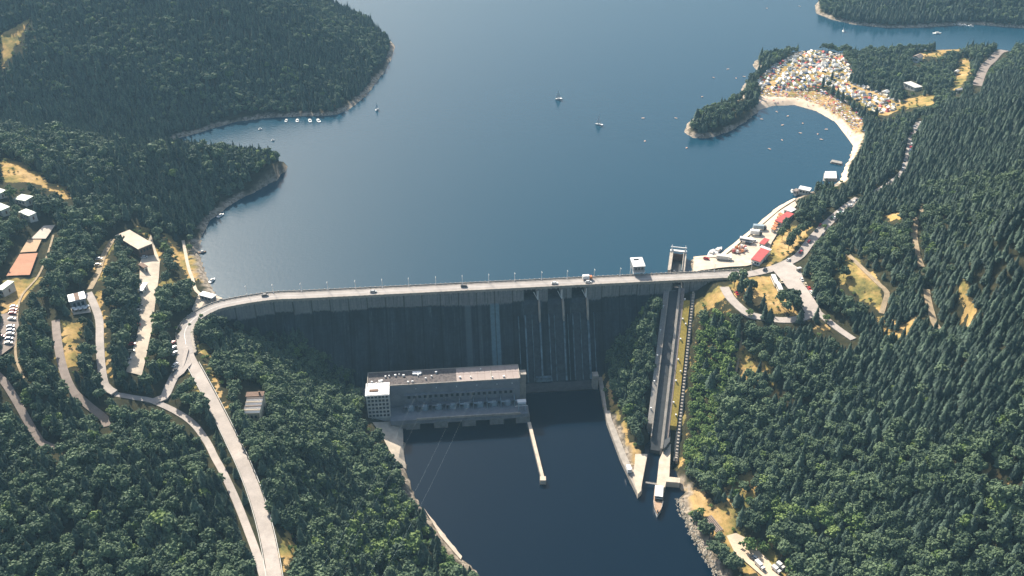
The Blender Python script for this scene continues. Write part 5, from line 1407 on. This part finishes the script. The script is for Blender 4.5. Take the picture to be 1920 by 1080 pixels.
# ------------------------------------------------------------------ trees
def attr_clump(me, vals):
    a = me.attributes.new("clump", 'FLOAT', 'POINT'); a.data.foreach_set('value', np.array(vals, np.float32))
OCT_F = [(0, 2, 4), (2, 1, 4), (1, 3, 4), (3, 0, 4), (2, 0, 5), (1, 2, 5), (3, 1, 5), (0, 3, 5)]
def broad_crown(seed, h, r, n, mat, name='crown', squat=1.0):
    rd = np.random.default_rng(seed)
    V = []; F = []; A = []
    lobes = [(rd.uniform(-.42, .42) * r, rd.uniform(-.42, .42) * r, h * rd.uniform(.42, .74), rd.uniform(.5, .78) * r) for _ in range(6)] + [(0, 0, h * .62, r * .8)]
    for i in range(n):
        lx, ly, lz, lr = lobes[i % len(lobes)]
        d = rd.normal(size=3); d /= np.linalg.norm(d)
        if d[2] < -0.45: d[2] *= -0.6
        k = lr * rd.uniform(.72, 1.06)
        c = np.array([lx, ly, lz]) + d * k * np.array([1, 1, .95 * squat])
        c[2] = max(c[2], h * .14)
        s = r * rd.uniform(.17, .32)
        u = rd.normal(size=3); u /= np.linalg.norm(u)
        w = np.cross(u, rd.normal(size=3)); w /= np.linalg.norm(w); x = np.cross(u, w)
        b = len(V)
        for q in (u, -u, w, -w, x, -x):
            V.append(tuple(c + q * s * rd.uniform(.7, 1.25)))
        F += [tuple(b + j for j in f) for f in OCT_F]; A += [rd.random()] * 6
    me = bpy.data.meshes.new(name); me.from_pydata(V, [], F); me.materials.append(mat); attr_clump(me, A); me.update()
    return me
def conifer_crown(seed, h, r, mat, name='crown', pw=1.0):
    rd = np.random.default_rng(seed)
    V = []; F = []; A = []
    n = 12
    for i in range(n):
        f = i / (n - 1); z = h * (.16 + .80 * f); rr = r * (1 - f ** pw) ** .9 + .18
        m = 8 if f < .7 else 6
        for j in range(m):
            a = 2 * math.pi * (j + rd.uniform(-.35, .35)) / m + i * .7
            L = rr * rd.uniform(.72, 1.2); dz = -L * rd.uniform(.25, .5); w = .34 * rr * rd.uniform(.8, 1.3) + .12
            ca, sa = math.cos(a), math.sin(a)
            b = len(V)
            V += [(ca * .1 * L, sa * .1 * L, z + .34), (ca * L * .62 - sa * w, sa * L * .62 + ca * w, z + dz * .5), (ca * L, sa * L, z + dz), (ca * L * .62 + sa * w, sa * L * .62 - ca * w, z + dz * .5), (ca * L * .55, sa * L * .55, z + dz * .25 + .3 + .1 * rr)]
            F += [(b, b + 1, b + 4), (b + 4, b + 1, b + 2), (b + 4, b + 2, b + 3), (b, b + 4, b + 3)]; A += [rd.random()] * 5
    b = len(V); V.append((0, 0, h)); A.append(.6)
    for j in range(5):
        a = j * 1.2566; V.append((.3 * math.cos(a), .3 * math.sin(a), h * .9)); A.append(.6)
    F += [(b, b + 1 + j, b + 1 + (j + 1) % 5) for j in range(5)]
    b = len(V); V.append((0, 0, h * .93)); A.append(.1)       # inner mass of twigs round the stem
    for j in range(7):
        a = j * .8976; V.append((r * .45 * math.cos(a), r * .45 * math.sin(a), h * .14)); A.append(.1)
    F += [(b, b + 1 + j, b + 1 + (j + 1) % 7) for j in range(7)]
    me = bpy.data.meshes.new(name); me.from_pydata(V, [], F); me.materials.append(mat); attr_clump(me, A); me.update()
    return me
def trunk_mesh(h, r):
    mb = MB(); mb.tube((0, 0, -1.2), (0.1, 0, h * .35), r, r * .7, 7); mb.tube((0.1, 0, h * .35), (0, .1, h * .8), r * .7, r * .25, 7)
    for k in range(4):
        a = k * 1.7; mb.tube((0.08, 0, h * (.35 + .08 * k)), (math.cos(a) * h * .16, math.sin(a) * h * .16, h * (.5 + .08 * k)), r * .35, r * .12, 5)
    me = bpy.data.meshes.new('trunk'); me.from_pydata(mb.v, [], mb.f); me.materials.append(M['trunk']); me.update()
    return me
VAR = [  # kind, crown mesh, trunk mesh
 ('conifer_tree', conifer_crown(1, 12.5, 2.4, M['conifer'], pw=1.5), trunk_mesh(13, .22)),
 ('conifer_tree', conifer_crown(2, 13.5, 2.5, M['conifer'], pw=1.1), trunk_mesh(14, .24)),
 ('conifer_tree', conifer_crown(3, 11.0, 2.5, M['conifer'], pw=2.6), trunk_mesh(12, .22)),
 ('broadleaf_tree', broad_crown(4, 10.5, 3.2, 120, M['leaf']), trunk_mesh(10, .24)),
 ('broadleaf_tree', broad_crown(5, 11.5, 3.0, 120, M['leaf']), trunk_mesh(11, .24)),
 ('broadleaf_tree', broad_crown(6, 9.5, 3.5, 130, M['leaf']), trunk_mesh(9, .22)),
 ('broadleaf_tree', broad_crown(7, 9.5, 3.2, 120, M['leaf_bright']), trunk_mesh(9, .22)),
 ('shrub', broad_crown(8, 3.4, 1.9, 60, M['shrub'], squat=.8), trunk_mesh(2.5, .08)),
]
VH = np.array([13, 14.5, 12, 10.5, 11.5, 9.5, 9.5, 3.4]); VR = np.array([2.0, 1.9, 2.3, 2.9, 2.8, 3.2, 3.0, 1.7])

sp = 3.25
gx = np.arange(-700, 840, sp); gy = np.arange(215, 1340, sp)
tx, ty = np.meshgrid(gx, gy)
tx = (tx + rng.uniform(-.42, .42, tx.shape) * sp).ravel(); ty = (ty + rng.uniform(-.42, .42, ty.shape) * sp).ravel()
tz = H(tx, ty)
sl = np.hypot(H(tx + 3, ty) - H(tx - 3, ty), H(tx, ty + 3) - H(tx, ty - 3)) / 6
more = np.nonzero((sl > .42) & (rng.random(len(tx)) < np.clip(sl * 1.3 - .35, 0, .9)) & (np.abs(tx) < 700))[0]
ax_, ay_ = tx[more] + rng.uniform(1.2, 2.2, len(more)), ty[more] + rng.uniform(-2, 2, len(more))
tx = np.concatenate([tx, ax_]); ty = np.concatenate([ty, ay_]); tz = H(tx, ty)
ppx, ppy, dep = proj(tx, ty, tz)
ok = (ppx > -160) & (ppx < 2080) & (ppy > -170) & (ppy < 1260)
s_t = (tx - D0[0]) * EX + (ty - D0[1]) * EY; t_t = (tx - D0[0]) * EY - (ty - D0[1]) * EX
ok &= ~((s_t > -165) & (s_t < 150) & (t_t > -9) & (t_t < 9))
ok &= ~((s_t > -100) & (s_t < 60) & (t_t > 0) & (t_t < 40) & (tz < -46))
ok &= ~((s_t > -94) & (s_t < 8) & (t_t > 30) & (t_t < 72))
cl = (tx - CA0[0]) * CAD[0] + (ty - CA0[1]) * CAD[1]; ct_ = (tx - CA0[0]) * CAN[0] + (ty - CA0[1]) * CAN[1]
ok &= ~((cl > -45) & (cl < 130) & (ct_ > -8) & (ct_ < 17))
tx, ty, tz = tx[ok], ty[ok], tz[ok]
inl = inpoly(tx, ty, lake_poly); inr = inpoly(tx, ty, river_poly)
dl = dseg(tx, ty, SHORE_LINE); dr = dseg(tx, ty, RIV_LINE)
ok = ~inl & ~inr & (dl > 4.2) & (dr > 5.0)
tx, ty, tz = tx[ok], ty[ok], tz[ok]
ppx, ppy, dep = proj(tx, ty, tz)
n = len(tx)
nz = fnoise(tx, ty, 0.03, 11); nz2 = fnoise(tx, ty, 0.09, 12)
# what grows where
pcon = np.full(n, .45) + nz * .55 + fnoise(tx, ty, 0.10, 15) * .45
zone = np.full(n, 0)          # 0 left bank, 1 far left hill, 2 left ridge, 3 right bank, 4 right hillside, 5 camp woods, 6 headland
zone[(tx < 0) & (ty > 560)] = 2
zone[(tx < 0) & ((ty > 700) | ((ty > 690) & (tx < -260)))] = 1
zone[(tx > 0)] = 3
zone[(tx > 0) & (ppy < 640) & (ppx > 1560) ] = 4
zone[(tx > 0) & inpoly(ppx, ppy, [(1270, 60), (1900, 40), (2080, 60), (1860, 150), (1760, 215), (1690, 225), (1600, 190), (1440, 280), (1270, 280)])] = 5
zone[(tx > 0) & (ty > 985)] = 6
pcon[zone == 1] += .32; pcon[zone == 6] += .3; pcon[zone == 2] += .1; pcon[zone == 4] += .25; pcon[(zone == 4) & (ppy < 400)] += .35; pcon[zone == 0] -= .12
pcon[inpoly(ppx, ppy, [(1560, 700), (1920, 640), (1920, 1080), (1700, 1000), (1550, 850)])] += .3
var = np.where(rng.random(n) < pcon, rng.choice([0, 1, 2, 2], n), rng.integers(3, 6, n))
br = np.zeros(n, bool)
for poly in BRIGHT: br |= inpoly(ppx, ppy, poly)
var = np.where(br & (rng.random(n) < .6) & (var > 2), 6, var)
var = np.where((var > 2) & (rng.random(n) < .06), 6, var)
scl = np.clip(rng.lognormal(-.13, .19, n), .55, 1.45) * (1 + nz2 * .18)
scl *= .94
scl[zone == 1] *= .86; scl[zone == 6] *= .9; scl[(zone == 4)] *= .8; scl[zone == 5] *= .85; scl[(zone == 0) & (ppy > 560)] *= 1.0
shr = np.zeros(n, bool)
for poly in SHRUBS: shr |= inpoly(ppx, ppy, poly)
mea = np.zeros(n, bool)
var = np.where(shr & (rng.random(n) < .9), 7, var)
scl = np.where(var == 7, rng.uniform(.8, 1.5, n), scl)
# nothing stands so that it would cover a clearing, a road or a house
hgt = VH[var] * scl; rad = VR[var] * scl
bad = np.zeros(n, bool)
ex = np.zeros(n, bool)
for poly in MEADOW + [CAMP, BEACH, QUAY] + [y[2] for y in YARDS] + CLEAR_PX:
    c0 = inpoly(ppx, ppy, poly); ex |= c0
    x0, x1 = min(p[0] for p in poly), max(p[0] for p in poly); y0, y1 = min(p[1] for p in poly), max(p[1] for p in poly)
    near = np.nonzero((ppx > x0 - 20) & (ppx < x1 + 20) & (ppy > y0 - 5) & (ppy < y1 + 70))[0]
    for f, rr in ((.35, 0), (.7, 0), (.95, 0), (.55, -1), (.55, 1)):
        qx, qy, qd = proj(tx[near], ty[near], tz[near] + hgt[near] * f)
        bad[near] |= inpoly(qx + rr * rad[near] * .8 * FPX / qd, qy, poly)
rbad = np.zeros(n, bool)
for name, label, px, w, mt in ROADS:
    sc_ = 3.2; near = np.nonzero((ppx > min(p[0] for p in px) - 40) & (ppx < max(p[0] for p in px) + 40) & (ppy > min(p[1] for p in px) - 40) & (ppy < max(p[1] for p in px) + 80))[0]
    for f in (0, .4, .8):
        qx, qy, qd = proj(tx[near], ty[near], tz[near] + hgt[near] * f)
        dd = dseg(qx, qy, px) * qd / FPX
        hit = dd < (w * .5 + rad[near] * (.5 if f else .8))
        shady = (ppx[near] > 1556) & (ppy[near] > 215) & (ppy[near] < 425)          # here the wood closes over the road
        if f and name in ('track', 'footpath'): hit &= rng.random(len(near)) < .55
        if f: hit &= ~shady
        else: hit &= ~(shady & (dd > w * .5 + .6))
        bad[near] |= hit
        rbad[near] |= dd < w * .5 + 2.0
crestpx = [(352, 664), (347, 642), (346, 618), (360, 600), (391, 581), (428, 569), (500, 560), (640, 552), (1200, 526), (1370, 518)]
qx, qy, qd = proj(tx, ty, tz + hgt * .85)
bad |= (dseg(qx, qy, crestpx) < 12) & (ppx < 1365)
bad |= dseg(tx, ty, [P(x, y, 4)[:2] for x, y in crestpx]) < 8
for poly in ([(1246, 545), (1290, 545), (1262, 905), (1205, 905)], [(684, 682), (985, 682), (1000, 800), (750, 800), (684, 800)], [(1118, 700), (1130, 700), (1205, 915), (1196, 926), (1138, 790)]):
    for f in (0, .5, .9):
        qx, qy, qd = proj(tx, ty, tz + hgt * f); bad |= inpoly(qx, qy, poly)
small = bad & ~ex & ~rbad & (rng.random(n) < .22)           # low bushes at the edges instead
var = np.where(small, 7, var); scl = np.where(small, rng.uniform(.4, .8, n), scl)
mea_keep = ex & (rng.random(n) < .10)
mcl = np.zeros(n, bool)
for poly in MEADOW: mcl |= inpoly(ppx, ppy, poly)
bush = mcl & ex & ~rbad & (rng.random(n) < .10)
for poly in [CAMP, QUAY] + [y[2] for y in YARDS] + CLEAR_PX: bush &= ~inpoly(ppx, ppy, poly)
var = np.where(bush, 7, var); scl = np.where(bush, rng.uniform(.25, .7, n), scl)
keepm = (~bad & ~ex) | small | bush
pn2 = fnoise(tx, ty, 0.06, 41)
thin_ = rng.random(n) < np.clip(.97 - np.clip(nz2 - .1, 0, 1) * .9, .45, 1)
thin_ &= ~((((tx > 70) & (ty < 480)) | ((tx < -150) & (ty < 560))) & (pn2 > .62) & (rng.random(n) < .7))
left_up = (zone == 0) & (ppy < 800) & (ppx < 340)
thin_ &= ~(left_up & (rng.random(n) < .22))
keepm &= thin_
tx, ty, tz, var, scl, zone, ppx, ppy, dep = [a[keepm] for a in (tx, ty, tz, var, scl, zone, ppx, ppy, dep)]
rot = rng.uniform(0, 6.283, len(tx)); n = len(tx)
print('trees', n, np.bincount(var), np.bincount(zone))
ZN = ['wood on the left bank', 'wood on the far left hill', 'wood on the left lakeside ridge', 'wood on the right river bank', 'wood on the right hillside', 'woods round the campsite', 'wood on the far right headland']
# the trees that show largest are objects of their own
size = VH[var] * scl * FPX / dep
inside = (ppx > 8) & (ppx < 1912) & (ppy > 30) & (ppy < 1070)
chosen = np.zeros(n, bool)
protos = {}
def tree_obj(v, x, y, z, s, r_, zn):
    kind, cm, tm = VAR[v]
    if v not in protos:
        root = empty(kind, (0, 0, 0))
        c = bpy.data.objects.new('crown', cm); COL.objects.link(c); c.parent = root
        t = bpy.data.objects.new('trunk', tm); COL.objects.link(t); t.parent = root
        KIDS[root.name] = [c, t]; protos[v] = root; o = root
    else:
        o = copy_tree(protos[v])
    o.location = (x, y, z - .2); o.rotation_euler = (0, 0, r_); o.scale = (s, s, s)
    adj = {0: 'dark pointed conifer', 1: 'dark pointed conifer', 2: 'dark pointed conifer', 3: 'dark green round crowned broadleaf tree', 4: 'dark green round crowned broadleaf tree', 5: 'dark green round crowned broadleaf tree', 6: 'bright green broadleaf tree', 7: 'low bright green shrub'}[v]
    tag(o, f'{adj} standing in the {ZN[zn]}', 'tree' if v < 7 else 'shrub', f'{adj}s in the {ZN[zn]}')
    return o
for ks, lim in (((0, 1, 2), 285), ((3, 4, 5, 6), 285), ((7,), 60)):
    idx = np.nonzero(np.isin(var, ks) & inside)[0]
    if len(idx) == 0: continue
    take = list(idx[np.argsort(-size[idx])][:lim])
    for v in ks:
        if not any(var[i] == v for i in take):
            c_ = [i for i in idx if var[i] == v]
            if c_: take[-1 - ks.index(v)] = c_[0]
    for i in take:
        chosen[i] = True
        tree_obj(int(var[i]), tx[i], ty[i], tz[i], float(scl[i]), float(rot[i]), int(zone[i]))
# single trees that stand by themselves (photograph pixel of the foot, variant, scale, where)
for px, py, v, s, lab in SINGLE_TREES:
    g = G(px, py, H)
    o = tree_obj(v, g[0], g[1], g[2], s, px * .7, 3)
    o['label'] = lab; o['group'] = 'single trees in clearings'
# everything else is one mass per hillside
def wood(name, label, sel):
    idx = np.nonzero(sel & ~chosen)[0]
    if len(idx) == 0: return
    me = bpy.data.meshes.new(name); me.vertices.add(len(idx))
    me.vertices.foreach_set('co', np.stack([tx[idx], ty[idx], tz[idx] - .2], 1).astype(np.float32).ravel())
    for nm, arr in (('scl', scl), ('rot', rot)):
        a = me.attributes.new(nm, 'FLOAT', 'POINT'); a.data.foreach_set('value', arr[idx].astype(np.float32))
    a = me.attributes.new('variant', 'INT', 'POINT'); a.data.foreach_set('value', var[idx].astype(np.int32))
    me.update()
    o = bpy.data.objects.new(name, me); COL.objects.link(o)
    md = o.modifiers.new('scatter', 'NODES'); md.node_group = scatter_group()
    tag(o, label, 'wood' if 'wood' in name or 'forest' in name else 'undergrowth', kind='stuff')
_sg = []
def scatter_group():
    if _sg: return _sg[0]
    ng = bpy.data.node_groups.new('scatter_trees', 'GeometryNodeTree')
    ng.interface.new_socket('Geometry', in_out='INPUT', socket_type='NodeSocketGeometry')
    ng.interface.new_socket('Geometry', in_out='OUTPUT', socket_type='NodeSocketGeometry')
    gi = ng.nodes.new('NodeGroupInput'); go = ng.nodes.new('NodeGroupOutput')
    jn = ng.nodes.new('GeometryNodeJoinGeometry')
    def named(nm, typ):
        a = ng.nodes.new('GeometryNodeInputNamedAttribute'); a.data_type = typ; a.inputs[0].default_value = nm; return a.outputs[0]
    scl_ = named('scl', 'FLOAT'); rot_ = named('rot', 'FLOAT'); var_ = named('variant', 'INT')
    cx = ng.nodes.new('ShaderNodeCombineXYZ'); ng.links.new(rot_, cx.inputs[2])
    for v, root in protos.items():
        cmp_ = ng.nodes.new('FunctionNodeCompare'); cmp_.data_type = 'INT'; cmp_.operation = 'EQUAL'
        ng.links.new(var_, cmp_.inputs[2]); cmp_.inputs[3].default_value = v
        for ch in KIDS[root.name]:
            oi = ng.nodes.new('GeometryNodeObjectInfo'); oi.transform_space = 'ORIGINAL'; oi.inputs[0].default_value = ch; oi.inputs[1].default_value = True
            ip = ng.nodes.new('GeometryNodeInstanceOnPoints')
            ng.links.new(gi.outputs[0], ip.inputs['Points']); ng.links.new(cmp_.outputs[0], ip.inputs['Selection'])
            ng.links.new(oi.outputs['Geometry'], ip.inputs['Instance'])
            ng.links.new(cx.outputs[0], ip.inputs['Rotation']); ng.links.new(scl_, ip.inputs['Scale'])
            ng.links.new(ip.outputs[0], jn.inputs[0])
    ng.links.new(jn.outputs[0], go.inputs[0])
    _sg.append(ng); return ng
WL = ['dark mixed forest covering the left bank', 'bluish hazy forest covering the far left hill', 'forest on the low ridge at the left lake shore', 'dark mixed forest on the right river bank', 'dense dark spruce forest on the right hillside', 'woods round the campsite and on the wooded spit', 'forest on the far right headland']
for k in range(7): wood('forest', WL[k], (zone == k) & (var != 7))
wood('undergrowth', 'bright green shrubs and bushes on slopes and along clearings', var == 7)
# ------------------------------------------------------------------ haze
mb = MB(); mb.box(-2850, 2850, -700, 2850, -140, 345)
m = bpy.data.materials.new('haze'); m.use_nodes = True
nt = m.node_tree; nt.nodes.remove(nt.nodes["Principled BSDF"])
pv = nt.nodes.new("ShaderNodeVolumePrincipled")
pv.inputs["Color"].default_value = (0.42, 0.74, 1.0, 1)
pv.inputs["Density"].default_value = 0.00010
pv.inputs["Anisotropy"].default_value = 0.15
nt.links.new(pv.outputs[0], nt.nodes["Material Output"].inputs["Volume"])
hz = mb.build('haze', m)
tag(hz, 'thin bluish summer haze filling the air over the valley', 'haze', kind='stuff')
